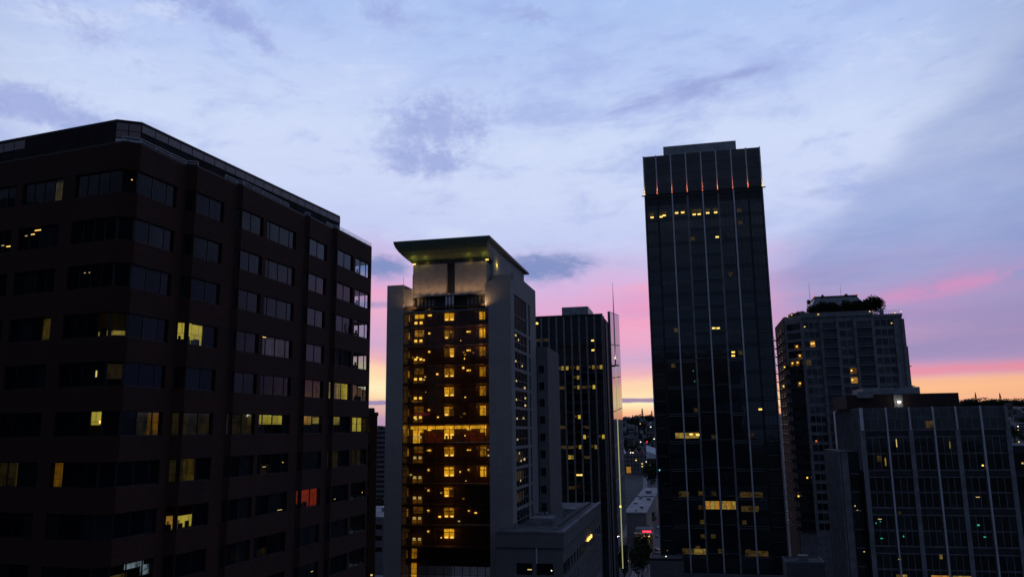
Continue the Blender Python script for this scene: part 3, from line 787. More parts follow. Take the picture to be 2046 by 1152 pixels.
    pk = lambda v: l_gold if v > .85 else (l_goldm if v > .55 else l_goldd)
    for r in range(13):
        z = zc[r]
        b.box('floor_slab', 4.25, 25.15, .5, 3.6, z + 1.75, z + 2.2, wood)
        b.box('lobby_wall', 4.25, 25.15, 3.62, 3.8, z - 2.4, z + 1.75, wood)
        if mid[r]:
            hl, hr = [(1, 1), (.8, .3), (.2, .9), (.8, .8), (.9, .7), (.9, .2), (1.2, 1.2), (.7, .6), (1, 1), (1, .4), (.6, .7), (1, 1), (0, 0)][r]
            b.box('lit_opening', 13.42, 14.64, 3.5, 3.6, z - .9, z + 1.15, pk(hl)); b.box('lit_opening', 14.66, 15.9, 3.5, 3.6, z - .9, z + 1.15, pk(hr))
            b.box('opening_mullion', 14.6, 14.72, 3.42, 3.49, z - .95, z + 1.2, blackmetal)
            for x, on in ((13.95, hl), (15.3, hr)):
                if on > .5: b.box('shelf_lamp', x - .34, x + .34, 3.40, 3.47, z - .85, z - .5, p_warm)
            point(b.root, 'lobby_light', (14.6, 2.2, z + .9 - GZ), 45 * mid[r], (1, .45, .05), .3)
        if rgt[r]:
            b.box('lit_opening', 22.1, 23.45, 3.5, 3.6, z - .95, z + 1.25, pk(rgt[r]))
            b.box('opening_mullion', 22.85, 22.93, 3.42, 3.49, z - .95, z + 1.2, blackmetal)
            point(b.root, 'lobby_light', (22.8, 2.2, z + .9 - GZ), 45 * rgt[r], (1, .45, .05), .3)
        if lft[r]:
            b.box('lit_opening', 5.9, 8.2, 3.5, 3.6, z - .1, z + 1.4, pk(lft[r]))
        b.box('wall_strip_light', 4.35, 4.6, 3.4, 3.5, z - .8, z + .9, l_goldm if r in (0, 1, 3, 6, 7, 10) else l_goldd)
        if r < 12:
            for x in (6.2, 7.5):
                b.box('stair_lamp', x - .33, x + .33, 3.30, 3.40, z - 1.45, z - .9, p_gold if (r < 7 and r != 6) else p_dimw)
            b.box('glowing_stair_wall', 5.6, 8.0, 3.5, 3.6, z - 2.35, z - .9, l_goldd); point(b.root, 'stair_light', (6.8, 2.0, z - .6 - GZ), 12 if r < 7 else 6, (1, .45, .05), .3)  # lamplight on the stair wall put in as the panel's own glow
            for x in ((9.45, 9.9) if r in (0, 6, 7) else (9.55,)):
                if r in (0, 1, 2, 5, 6, 7, 8, 9, 10, 11): b.box('sconce', x - .28, x + .28, 3.3, 3.4, z + .35, z + .72, p_gold)
            for x in ((19.2, 19.65) if r in (1, 2, 3, 6, 7) else (19.4,)):
                if r in (1, 2, 3, 6, 7, 8, 10): b.box('sconce', x - .25, x + .25, 3.3, 3.4, z + .4, z + .72, p_gold)
    # the brightest floor: the whole lobby is lit
    z = zc[6]
    b.box('lit_ceiling_band', 5.0, 23.6, 3.42, 3.49, z + .55, z + 1.4, l_gold)
    b.box('lit_stair', 5.7, 7.4, 3.38, 3.44, z - 2.6, z + .6, l_gold)
    rw = lit('red_lobby_glow', (1.0, 0.12, 0.015, 1), 0.07, 0.5); b.box('glowing_red_wall', 8.6, 13.3, 3.44, 3.5, z - 2.4, z - .2, rw); b.box('glowing_red_wall', 18.5, 23.4, 3.44, 3.5, z - 2.4, z - .2, rw)  # lobby light put in as the red panels' own glow
    rl2 = random.Random(21)
    for k in range(46):                                      # added specks of light, scattered at random through the lobbies
        r = rl2.randrange(12); x = rl2.choice((5.2, 6.6, 8.6, 11.6, 12.6, 17.4, 18.4, 21.0, 24.3)) + rl2.uniform(-.4, .4); sz = rl2.uniform(.08, .3)
        b.lamp('light_speck', x, zc[r] + rl2.uniform(-2.0, 1.2), rl2.choice((p_dimw, l_goldm, l_goldd, p_warm)), sz * 2, rl2.uniform(.12, .4), 3.25)
    for x in (4.9, 9.6, 14.6, 19.4, 23.0): point(b.root, 'lobby_light', (x, 1.8, z + 1.0 - GZ), 26, (1, .5, .05), .3)
    for x in (13.6, 14.4, 15.1): b.box('exhibit_lamp', x - .1, x + .1, 3.3, 3.4, z - 1.6, z - .9, p_gold)
    b.box('lit_entry', 5.6, 7.0, 3.3, 3.4, -32.6, -29.6, l_goldm); b.box('lit_entry', 5.7, 6.9, 3.3, 3.4, -28.6, -25.6, l_goldm)
    b.box('pink_sign', 6.1, 9.8, 3.2, 3.25, zc[5] - .7, zc[5] - .2, lamp_mat('pink_glow', (1, .05, .12, 1), .10))
    # lower wing behind, with small square windows
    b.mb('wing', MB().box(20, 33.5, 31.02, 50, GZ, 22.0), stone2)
    for k in range(12):
        z = 16.1 - 4.45 * k
        f = b.mb('window', MB().box(31.0, 32.7, 30.92, 31.0, z - 1.1, z + 1.1), greymetal)
        put('pane', MB().box(31.12, 32.58, 30.87, 30.91, z - 1.0, z + 1.0).mesh('pane', g_court), f)
    b.mb('wing_joint', MB().box(30.6, 30.75, 30.95, 31.0, GZ, 22), blackmetal)
    for x, y, h in ((3.4, 2, 2.6), (29.2, 12, 1.6)): b.mb('antenna', MB().tube((x, y, 34.9), (x, y, 35 + h + (2 if y > 5 else 0)), .05, .03, 5), blackmetal)


courthouse()


# ------------------------------------------------------------------ low stone block in front of it
def low_block():
    b = Bld('low_stone_building', 9.94, 173.5, ANG, 'low pale stone building with flat roof in front of the courthouse at bottom centre')
    m = MB().box(-14.5, 0, 0, 70, GZ, -30.2)
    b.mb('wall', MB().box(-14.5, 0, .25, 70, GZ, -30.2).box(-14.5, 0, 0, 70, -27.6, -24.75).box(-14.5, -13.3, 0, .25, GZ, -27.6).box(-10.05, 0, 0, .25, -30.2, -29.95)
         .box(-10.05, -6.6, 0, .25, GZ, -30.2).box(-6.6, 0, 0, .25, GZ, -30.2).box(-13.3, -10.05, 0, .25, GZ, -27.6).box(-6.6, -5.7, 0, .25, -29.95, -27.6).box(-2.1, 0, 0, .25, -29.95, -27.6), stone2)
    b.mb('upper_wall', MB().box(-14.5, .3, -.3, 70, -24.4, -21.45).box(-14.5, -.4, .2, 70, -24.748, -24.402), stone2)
    b.mb('parapet', MB().box(-14.6, .45, -.45, .35, -21.45, -21.0).box(-.35, .45, .35, 70, -21.45, -21.0), paleroof)
    b.mb('roof', MB().box(-14.5, -.36, .36, 70, -21.44, -21.3), roofing)
    b.mb('pipe', MB().tube((-5.6, -.2, -27.6), (-5.6, -.2, -24.5), .16, .16, 8), palefin)
    for x0, x1, lt in ((-10.0, -6.65, 1), (-5.65, -2.15, 0)):
        f = b.mb('window', MB().box(x0, x1, .15, .24, -29.94, -29.85).box(x0, x1, .15, .24, -27.7, -27.61).box((x0 + x1) / 2 - .05, (x0 + x1) / 2 + .05, .15, .24, -29.85, -27.7), blackmetal)
        put('pane', MB().box(x0, x1, .2, .23, -29.85, -27.7).mesh('pane', g_brown), f)
    b.lamp('ceiling_lamp', -7.2, -28.9, p_dimw, .9, .2, .1); b.lamp('ceiling_lamp', -2.5, -29.0, p_white, .2, .2, .1)
    b.mb('rooftop_unit', MB().box(-10, -4.5, 14, 20, -21.3, -19.9), greymetal)
    b.mb('rooftop_vent', MB().tube((-8, 26, -21.3), (-8, 26, -19.8), .5, .5, 8).tube((-4, 30, -21.3), (-4, 30, -20.2), .4, .4, 8).box(-12.5, -11.2, 6, 7.4, -21.3, -20.3).box(-2.6, -1.6, 3, 4, -21.3, -20.5).box(-6, -3, 40, 44, -21.3, -20.2).box(-12, -10, 30, 33, -21.3, -20.4), greymetal)
    b.mb('rooftop_duct', MB().box(-3.4, -2.2, 8, 66, -21.3, -20.7), roofing)
    for k in range(14):                              # side windows
        for z in (-28.6, -32.6, -36.6, -40.6):
            y = 4 + k * 4.6
            b.box('window', .0, .06, y, y + 2.4, z - 1.1, z + 1.1, g_brown)
    for y in (39, 42, 45.5): b.box('wall_lamp', .07, .4, y, y + 1.5, -28.2, -27.4, p_yel)


low_block()


# ------------------------------------------------------------------ glass tower (tallest)
def glass_tower():
    b = Bld('glass_tower', 43.68, 248.29, ANG, 'tallest dark glass tower with pale vertical fins and red lights along its crown')
    b.mb('body', MB().box(.1, 36.52, .5, 36, GZ, 87.6), darkstone)
    FIN = [0.0, 4.05, 8.71, 13.52, 18.28, 22.99, 27.67, 32.31, 36.62]
    z0 = 70.55; H = 4.14
    strong = [(1.99, 66.79), (5.85, 67.68), (4.88, 67.25), (9.84, 68.22), (11.73, 68.25), (15.29, 67.32), (16.84, 67.21), (19.5, 67.5), (21.98, 67.49), (21.98, 59.46), (20.62, 30.49), (19.27, 30.55),
              (24.66, 22.89), (24.6, 21.81), (31.92, 5.4), (10.75, -1.77), (12.98, -1.95), (18.25, -23.34), (20.42, -23.33), (16.07, -23.36)]
    dim = [(29.2, 67.6), (29.26, 63.52), (14.4, 59.31), (25.39, 47.32), (8.28, 30.21), (26.87, 22.66), (6.37, 19.3), (12.47, 5.31), (6.84, -2.18), (9.07, -2.51), (17.39, -2.6), (28.24, -2.13),
           (7.47, -19.32), (12.62, -19.59), (16.44, -19.43), (24.82, -19.69), (12.41, -23.53), (12.92, -27.59), (12.98, -31.91), (15.57, -32.16), (8.07, -36.44), (17.5, -36.26), (25.34, -36.4),
           (28.29, -23.56), (26.84, -24.0), (24.74, -27.89), (10.92, -35.1), (21.44, 82.68), (29.66, 82.46)]
    litband = {(2, 0): l_goldd}
    bright_bays = {(3, 22), (4, 22)}
    bays = [(FIN[k] + (.3 if k else .45), FIN[k + 1] - (.3 if k < 7 else .45)) for k in range(8)]
    # shift so that the piers between bay pairs read wider
    for k, (a, c) in enumerate(bays):
        grp = (k + 1) // 2                                  # 0 | 1 1 | 2 2 | 3 3 | 4
        for fl in range(27):
            zt = z0 - fl * H; zb = zt - H
            even = fl % 2 == 0
            recess = .42 if (grp == 2 and even) or (grp in (1, 3) and not even) else .22
            b.box('spandrel_panel', a, c, recess, recess + .1, zt - .75, zt + .55, spand)
            if grp in (1, 3) and even:
                for dz in (.05, -.6): b.box('spandrel_bar', a + .05, c - .05, .02, .16, zt + dz, zt + dz + .13, greymetal)
            elif grp == 2 and even:
                b.box('spandrel_bar', a + .05, c - .05, .02, .16, zt + .45, zt + .57, dimfin)
            elif grp in (0, 4):
                b.box('spandrel_bar', a + .3, c - .3, .06, .14, zt - .1, zt, dimfin)
            wz0, wz1 = zb + .55, zt - .75
            hit_s = [q for q in strong if a - .3 <= q[0] <= c + .3 and wz0 - .9 <= q[1] <= wz1 + .9]
            hit_d = [q for q in dim if a - .3 <= q[0] <= c + .3 and wz0 - .9 <= q[1] <= wz1 + .9]
            mat = g_tower
            w = b.box('window', a, c, .26, .30, wz0, wz1, mat)
            for t in (1, 2):
                x = (c - a) * t / 3
                put('mullion', bmesh_box('mullion', .08, .1, wz1 - wz0, blackmetal), w, (x - .04, -.06, 0))
            # lit parts of the room right behind the glass line
            if k in (3, 4) and fl == 22:
                for t in range(3): put('lit_room', bmesh_box('lit_room', (c - a) / 3 - .12, .04, wz1 - wz0 - .5, l_amber if (t + k) % 2 else l_mid), w, ((c - a) * t / 3 + .06, -.05, .25))
            else:
                for q in hit_s:
                    lw = .62
                    if fl == 0: put('lit_room', bmesh_box('lit_room', 1.5, .03, 1.3, l_dim), w, (max(0, min(c - a - 1.5, q[0] - a - .75)), -.04, .7))
                    put('ceiling_lamp', bmesh_box('ceiling_lamp', 1.0, .04, .48, p_yel), w, (max(0, min(c - a - 1.0, q[0] - a - .5)), -.09, max(.1, min(wz1 - wz0 - .6, q[1] - wz0 - .24))))
                for q in hit_d:
                    put('lit_room', bmesh_box('lit_room', 1.25, .03, 1.2, l_dim), w, (max(0, min(c - a - 1.25, q[0] - a - .6)), -.04, max(.1, min(wz1 - wz0 - 1.2, q[1] - wz0 - .6))))
    # the lit office on floor -1.9 and its neighbours
    for x0, x1, z, mt in ((6.0, 13.1, -2.0, l_mid), (24.0, 30.6, -19.6, l_dim), (24.2, 29.0, -23.6, l_dim), (6.2, 9.2, -19.5, l_dim), (6.4, 12.8, -36.0, l_dim), (24.5, 31, -36.3, l_dim), (9.9, 13.2, -36.0, l_mid)):
        b.box('lit_room', x0, x1, .18, .22, z - .9, z + .7, mt)
    for x in (8.71, 18.28, 27.8): b.box('long_fin', x - .2, x + .2, -.55, .48, -42.0, 74.4, palefin)
    for x in (0.0, 36.62): b.box('edge_fin', x - .18, x + .18, -.2, .5, -42.0, 74.4, dimfin)
    for x in (13.5, 23.05): b.box('pier', x - .28, x + .28, .0, .48, -42.0, 73.6, dimfin)
    for x in (4.05, 32.31): b.box('pier', x - .25, x + .25, .1, .48, -42.0, 73.6, blackmetal)
    # crown
    for k in range(8):
        a, c = FIN[k] + .22, FIN[k + 1] - .22
        for j in range(4): b.box('crown_panel', a, c, .06, .12, 75.0 + j * 3.2 + .04, 75.0 + (j + 1) * 3.2 - .04, g_tower)
    b.box('crown_recess', .1, 36.5, .3, .48, 73.6, 75.0, blackmetal)
    for k, x in enumerate(FIN):
        b.box('crown_fin', x - .17, x + .17, -.55, .05, 74.7, 87.9, palefin)
        end = k in (0, 8)
        b.box('fin_lamp', x - .16, x + .16, -.78, -.58, 74.75, 75.15, p_yel if end else p_orange)
        spot(b.root, 'fin_light', (x, -1.05, 74.7 - GZ), (x, -.55, 78.0 - GZ), 420 if end else 420, (1, .62, .22) if end else (1, .17, .06), 60, 1.0, .08)
    b.box('lamp_bracket', -1.0, .3, -.9, .0, 74.35, 74.5, blackmetal); b.box('lamp_bracket', 36.3, 37.6, -.9, .0, 74.35, 74.5, blackmetal)
    b.box('roof', .0, 36.62, .13, 36, 87.6, 87.9, roofing)
    b.mb('plant_room', MB().box(6.5, 29.8, 4, 22, 87.9, 92.2), greymetal)
    pl = MB()
    for k in range(12): pl.box(6.5 + k * 1.94, 6.54 + k * 1.94, 3.96, 4.0, 88, 92.2)
    b.mb('plant_room_joint', pl, dimfin)
    # podium roof strip at the foot
    b.mb('podium', MB().box(-1, 38, -3.5, .05, GZ, -42.2), concrete)
    b.mb('podium_parapet', MB().box(-1, 38, -3.8, -3.5, GZ, -41.7), paleroof)
    b.lamp('wall_lamp', .75, -12.4, lamp_mat('cyan_lamp', (.2, .9, 1, 1), 1.2), .35, .35, -.3)
    for x, z in ((12.4, 17.5), (12.6, 14.3)): b.lamp('exit_sign', x, z, p_green, .3, .2, .1)


glass_tower()


# ------------------------------------------------------------------ ribbed dark office behind with glass sail and mast
def ribbed_office():
    b = Bld('ribbed_office_building', 38.6, 318.0, ANG, 'dark ribbed office building with a reflective glass side and slim lit mast')
    b.mb('body', MB().box(-46, -2.3, .45, 52, GZ, 45.8).box(-2.3, -.9, 1.5, 52, GZ, 44.0), darkstone)
    litp = [(-30.22, 43.76), (-29.3, 42.74), (-29.08, 37.32), (-24.72, 37.16), (-26.68, 34.43), (-24.78, 34.37), (-27.13, 31.07), (-6.16, 35.12), (-6.13, 31.26), (-17.96, 26.62), (-12.1, 26.44), (-6.11, 26.67),
            (-3.41, 25.8), (-20.92, 26.24), (-24.13, 22.36), (-17.95, 22.82), (-12.48, 22.4), (-6.13, 22.9), (-2.62, 22.8), (-24.16, 18.35), (-12.59, 18.47), (-6.1, 18.83), (-18.09, 14.95),
            (-8.62, 15.4), (-12.39, 7.04), (-12.17, 3.2), (-21.03, 3.0), (-11.53, -1.0), (-9.2, -0.29), (-23.74, -5.11), (-15.42, -5.47), (-11.94, -4.94), (-6.02, -5.0), (-2.95, -4.64), (-23.83, -8.91),
            (-20.73, -8.53), (-17.83, -8.72), (-15.23, -8.97), (-11.2, -9.16), (-14.11, -16.69), (-12.0, -16.69), (-23.26, -16.96), (-15.36, -24.29)]
    kind = {0: 'p', 1: 'p', 6: 'p', 7: 'p', 8: 'p', 2: 'd', 3: 'd', 4: 'd', 5: 'd', 13: 'd', 12: 'd', 22: 'd', 23: 'd', 26: 'd', 28: 'd', 30: 'd', 38: 'd', 41: 'd', 42: 'd', 35: 'd', 39: 'p', 40: 'p'}
    ribs = [-2.3 - 3.13 * k for k in range(12)]
    for k in range(11):
        a, c = ribs[k + 1] + .4, ribs[k] - .4
        for j in range(23):
            z = 44.4 - 3.93 * j
            w = b.box('window', a, c, .30, .36, z - 1.35, z + 1.35, g_back)
            for i, q in enumerate(litp):
                if a - .4 <= q[0] <= c + .4 and abs(q[1] - z) < 1.965:
                    kk = kind.get(i, 'b'); x = max(0, min(c - a - .9, q[0] - a - .45))
                    if kk == 'p': put('ceiling_lamp', bmesh_box('ceiling_lamp', 1.1, .04, .6, p_yel), w, (max(0, min(c - a - 1.1, x)), -.06, max(.1, min(2.0, q[1] - z + 1.0))))
                    elif kk == 'd': put('lit_room', bmesh_box('lit_room', c - a - .1, .04, 1.2, l_dim), w, (.05, -.05, .7))
                    else:
                        put('lit_room', bmesh_box('lit_room', 1.0, .04, 1.5, l_bright if i % 3 == 0 else l_mid), w, (max(0, min(c - a - 1.0, x - .2)), -.05, .6))
                        put('lit_room', bmesh_box('lit_room', .6, .04, .9, l_glow), w, (0 if x > .6 else c - a - .7, -.05, 1.1))
            b.box('spandrel_panel', a, c, .36, .42, z - 2.58, z - 1.37, blackmetal)
    for x in ribs: b.box('rib', x - .33, x + .33, -.25, .44, -62, 45.6, dimfin)
    b.mb('parapet', MB().box(-46, -2.0, -.3, .6, 45.62, 46.4), blackmetal)
    b.mb('edge_fin', MB().box(-1.75, -1.45, -.1, .6, -62, 45.4), pinkpanel)
    b.mb('plant_room', MB().box(-19.6, -8.6, 6, 24, 45.8, 50.6), greymetal)
    b.mb('roof', MB().box(-46, -2.3, .62, 52, 45.8, 45.95), roofing)
    # sail: tall glass panels along the side, top edge climbing away
    Y0, Y1 = 9.8, 54.0; NY, NZ = 3, 8
    for i in range(NY):
        for j in range(NZ):
            ya = Y0 + (Y1 - Y0) * i / NY + .15; yb = Y0 + (Y1 - Y0) * (i + 1) / NY - .15
            tz = lambda y, f: -62 + (110.5 + 4.5 * (y - Y0) / (Y1 - Y0)) * f
            f0, f1 = j / NZ + .002, (j + 1) / NZ - .002
            m = MB()
            for x in (0.12,):
                m.prism([(.02, ya), (.14, ya), (.14, yb), (.02, yb)], 0, 1)
            vs = []
            for (x, y, z) in m.v: vs.append((x, y, tz(y, f0 if z < .5 else f1)))
            m.v = vs
            b.mb('sail_panel', m, g_sail)
    b.mb('sail_frame', MB().prism([(-.9, Y0), (.0, Y0), (.0, Y1), (-.9, Y1)], GZ, [48.6, 48.6, 53.2, 53.2]), dimfin)
    # mast with a thin light line below its lamp bracket
    mx, my = 1.15, 15.6
    b.mb('mast', MB().tube((mx, my, 26.6), (mx, my, 48), .30, .24, 8).tube((mx, my, 48), (mx, my, 62.0), .24, .05, 8), palefin)
    b.mb('mast_light_line', MB().tube((mx, my, -55), (mx, my, 26.2), .20, .20, 6), p_tube)
    b.mb('mast_bracket', MB().tube((mx, my, 26.2), (mx, my, 26.6), 1.6, 1.6, 12).box(.1, mx, my - .2, my + .2, 25.9, 26.19), blackmetal)
    for dx_ in (-.7, .7): spot(b.root, 'mast_light', (mx + dx_, my - 1.2, 26.9 - GZ), (mx, my, 33 - GZ), 900, (1, .85, .35), 40, .8, .1)
    b.lamp('mast_lamp', mx, -30.8, p_yel, .8, .8, my - 1.2)
    b.lamp('roof_beacon', mx - 1.4, 48.6, p_orange, .3, .3, my - 3)


ribbed_office()


# ------------------------------------------------------------------ apartment tower with roof garden
def apartment_tower():
    b = Bld('apartment_tower', 102.05, 280.0, ANG, 'grey concrete apartment tower with balconies and a sloped penthouse among rooftop trees')
    plan = [(1.0, .5), (34.2, .5), (34.2, 36), (-4.3, 36), (-4.3, 5.0)]
    b.mb('body', MB().prism(plan, GZ, 38.2), aptwall)
    b.mb('side_dark_sheet', MB().box(-4.46, -4.303, 5.0, 35.9, GZ, 39.3), screenmat)  # added dark sheet that keeps this side face dark
    b.mb('side_bay', MB().box(34.2, 35.4, 1.2, 34, GZ, 27.0).box(35.4, 35.9, 2, 30, GZ, 13.6), aptwall)
    PX = [1.0, 7.4, 12.9, 18.6, 24.5, 31.7, 34.2]
    b.mb('parapet', MB().box(1.0, 24.6, -.1, .6, 38.2, 39.9).box(24.6, 34.3, -.1, .6, 37.4, 38.4).strip([(-4.3, 36), (-4.3, 5.0), (1.0, .45)], 38.2, 39.4, .4), aptwall)
    for k, x in enumerate(PX): b.box('pilaster', x - .5, x + .5, -.25, .5, GZ, 37.3 if k < 5 else 36.5, aptwall)
    FH = 3.28
    lit_at = [(4.9, 28.9, 'b'), (1.59, 22.55, 'd'), (16.5, 19.35, 'o'), (17.0, 16.2, 'b'), (2.73, -4.85, 'p'), (33.0, 35, 'p')]
    for r in range(22):
        zt = 37.0 - r * FH
        for c in range(5):
            x0, x1 = PX[c] + .5, PX[c + 1] - .5
            if c in (0, 2, 4):
                n = {0: 3, 2: 2, 4: 3}[c]; w = (x1 - x0) / n
                fr = ('aptw', round(x1 - x0, 2), n)
                if fr not in _bx:
                    m = MB(); t = .1; ww = x1 - x0; hh = 2.35
                    m.box(0, ww, 0, .14, 0, t).box(0, ww, 0, .14, hh - t, hh)
                    for q in range(n + 1): m.box(max(0, q * w - .09), min(ww, q * w + .09), 0, .14, t, hh - t)
                    _bx[fr] = m.mesh('window', greymetal)
                win = b.at('window', _bx[fr], x0, .32, zt - 2.75)
                for q in range(n): put('pane', bmesh_box('pane', w - .1, .04, 2.2, g_apt), win, (q * w + .05, .08, .08))
                for (lx, lz, kd) in lit_at:
                    if x0 <= lx <= x1 and abs(lz - (zt - 1.6)) < 1.64 and kd != 'p':
                        q = int((lx - x0) / w)
                        put('lit_room', bmesh_box('lit_room', w - .2, .03, 2.0, {'b': l_amber, 'd': l_dim, 'o': l_goldd}[kd]), win, (q * w + .1, .02, .15))
                        if kd != 'd': put('room_lamp', bmesh_box('room_lamp', .5, .04, .5, p_yel), win, (q * w + .3, -.03, 1.0))
                        if (lx, lz) == (4.9, 28.9): put('room_lamp', bmesh_box('room_lamp', .5, .04, .5, p_yel), win, (q * w + 1.0, -.03, 1.1))
            else:
                b.box('balcony_door', x0 + .1, x1 - .1, .40, .46, zt - 3.0, zt - .7, g_apt)
                b.box('balcony', x0, x1, -1.2, .46, zt - 3.28, zt - 3.06, aptwall)
                rm = ('aptrail', round(x1 - x0, 2))
                if rm not in _bx:
                    m = MB(); ww = x1 - x0; m.box(0, ww, 0, .06, .95, 1.03).box(0, ww, 0, .05, .04, .1)
                    for q in range(int(ww / .45) + 1): m.box(q * .45, q * .45 + .035, .01, .04, .1, .95)
                    _bx[rm] = m.mesh('balcony_rail', greymetal)
                b.at('balcony_rail', _bx[rm], x0, -1.18, zt - 3.06)
    # chamfer and side: stacked corner balconies
    d = Vector((5.3, -4.5)).normalized(); a = math.atan2(d.y, d.x)
    for r in range(22):
        zt = 37.0 - r * FH
        b.at('corner_window', bmesh_box('corner_window', 2.6, .06, 2.3, g_apt), -3.9 + .2, 4.62 - .2, zt - 2.8, a)
        b.at('corner_window', bmesh_box('corner_window', 2.9, .06, 2.3, g_apt), -1.7 + .1, 2.76 - .1, zt - 2.8, a)
        if r > 3:
            b.mb('corner_balcony', MB().prism([(-5.2, 4.2), (-.2, .1), (.6, .7), (-4.3, 5.0)], zt - 3.28, zt - 3.08).strip([(-5.2, 4.2), (-.2, .1)], zt - 3.08, zt - 2.1, .06), blackmetal)
        for y in (9, 17, 25, 33):
            b.box('side_balcony', -5.5, -4.3, y - 1.5, y + 1.5, zt - 3.28, zt - 3.05, blackmetal)
            b.box('side_balcony_rail', -5.5, -5.44, y - 1.5, y + 1.5, zt - 2.1, zt - 2.0, blackmetal)
            b.box('side_balcony_post', -5.5, -5.40, y - 1.5, y - 1.4, zt - 3.05, zt - 2.1, blackmetal)
    for z, x in ((26.9, 34.2), (13.4, 35.4), (20.3, 34.9)):
        b.box('side_balcony', x, x + 1.6, 3, 6, z - .15, z + .05, blackmetal)
    for x, z, y in ((-1.14, 28.19, 1.5), (-.44, 24.83, .9), (-2.9, 22.39, 2.8), (-1.3, 22.45, 1.5), (-1.05, 15.11, 1.3)):
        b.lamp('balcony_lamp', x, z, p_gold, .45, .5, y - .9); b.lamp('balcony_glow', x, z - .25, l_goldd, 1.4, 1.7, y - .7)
    for x, z, y in ((-5.0, 21.51, 8), (-5.0, 14.99, 16), (34.6, 16.43, 1.0), (-1.03, -17.27, 1), (-4, -23.7, 4)): b.lamp('balcony_lamp', x, z, p_gold, .45, .5, y - .4)
    b.lamp('balcony_lamp', 2.73, -4.85, p_orange, .5, .5, -.4)
    for x, z, y in ((-3.3, 39.3, 2.8), (-1.9, 39.7, 1.8), (6.8, 39.2, -.3), (23.9, 39.5, -.2), (34.0, 39.0, -.3), (32.2, 38.7, .7), (1.9, 35.0, -.4), (30.6, 35.1, -.2)): b.lamp('terrace_lamp', x, z, p_yel, .38, .28, y)
    rr = MB()
    for k in range(12): rr.box(24.8 + k * .85, 24.85 + k * .85, -.05, 0, 38.4, 39.4)
    rr.box(24.8, 34.2, -.06, .02, 39.4, 39.48); b.mb('roof_railing', rr, greymetal)
    b.mb('chimney', MB().box(27.4, 28.6, .8, 2, 38.3, 40), aptwall)
    # penthouse with sloped walls
    def fr(x0, x1, y0, y1, X0, X1, Y0, Y1, z0, z1):
        m = MB(); lo = [(x0, y0, z0), (x1, y0, z0), (x1, y1, z0), (x0, y1, z0)]; hi = [(X0, Y0, z1), (X1, Y0, z1), (X1, Y1, z1), (X0, Y1, z1)]
        for k in range(4): m.poly([lo[k], lo[(k + 1) % 4], hi[(k + 1) % 4], hi[k]])
        m.poly(hi); return m
    b.mb('penthouse', fr(3.6, 28.2, 10, 32, 8.4, 22.9, 14, 28, 38.2, 47.4), greymetal)
    b.mb('penthouse_rim', MB().box(8.0, 23.2, 13.7, 28.3, 47.4, 47.75), blackmetal)
    b.mb('roof_vent', MB().box(11, 11.8, 16, 17, 47.75, 48.7).box(19.2, 20.2, 16, 17, 47.75, 48.6).box(5.4, 6.4, 13.5, 15, 45, 46.6), blackmetal)
    for x, h in ((6.6, 5.6), (17.6, 4.2)): b.mb('antenna', MB().tube((x, 14.5, 46.0), (x, 14.5, 47.6 + h), .07, .04, 5), blackmetal)
    for x in (8.2, 22.9): b.lamp('beacon', x, 47.95, p_red, .7, .25, 13.5)
    return b


apt = apartment_tower()


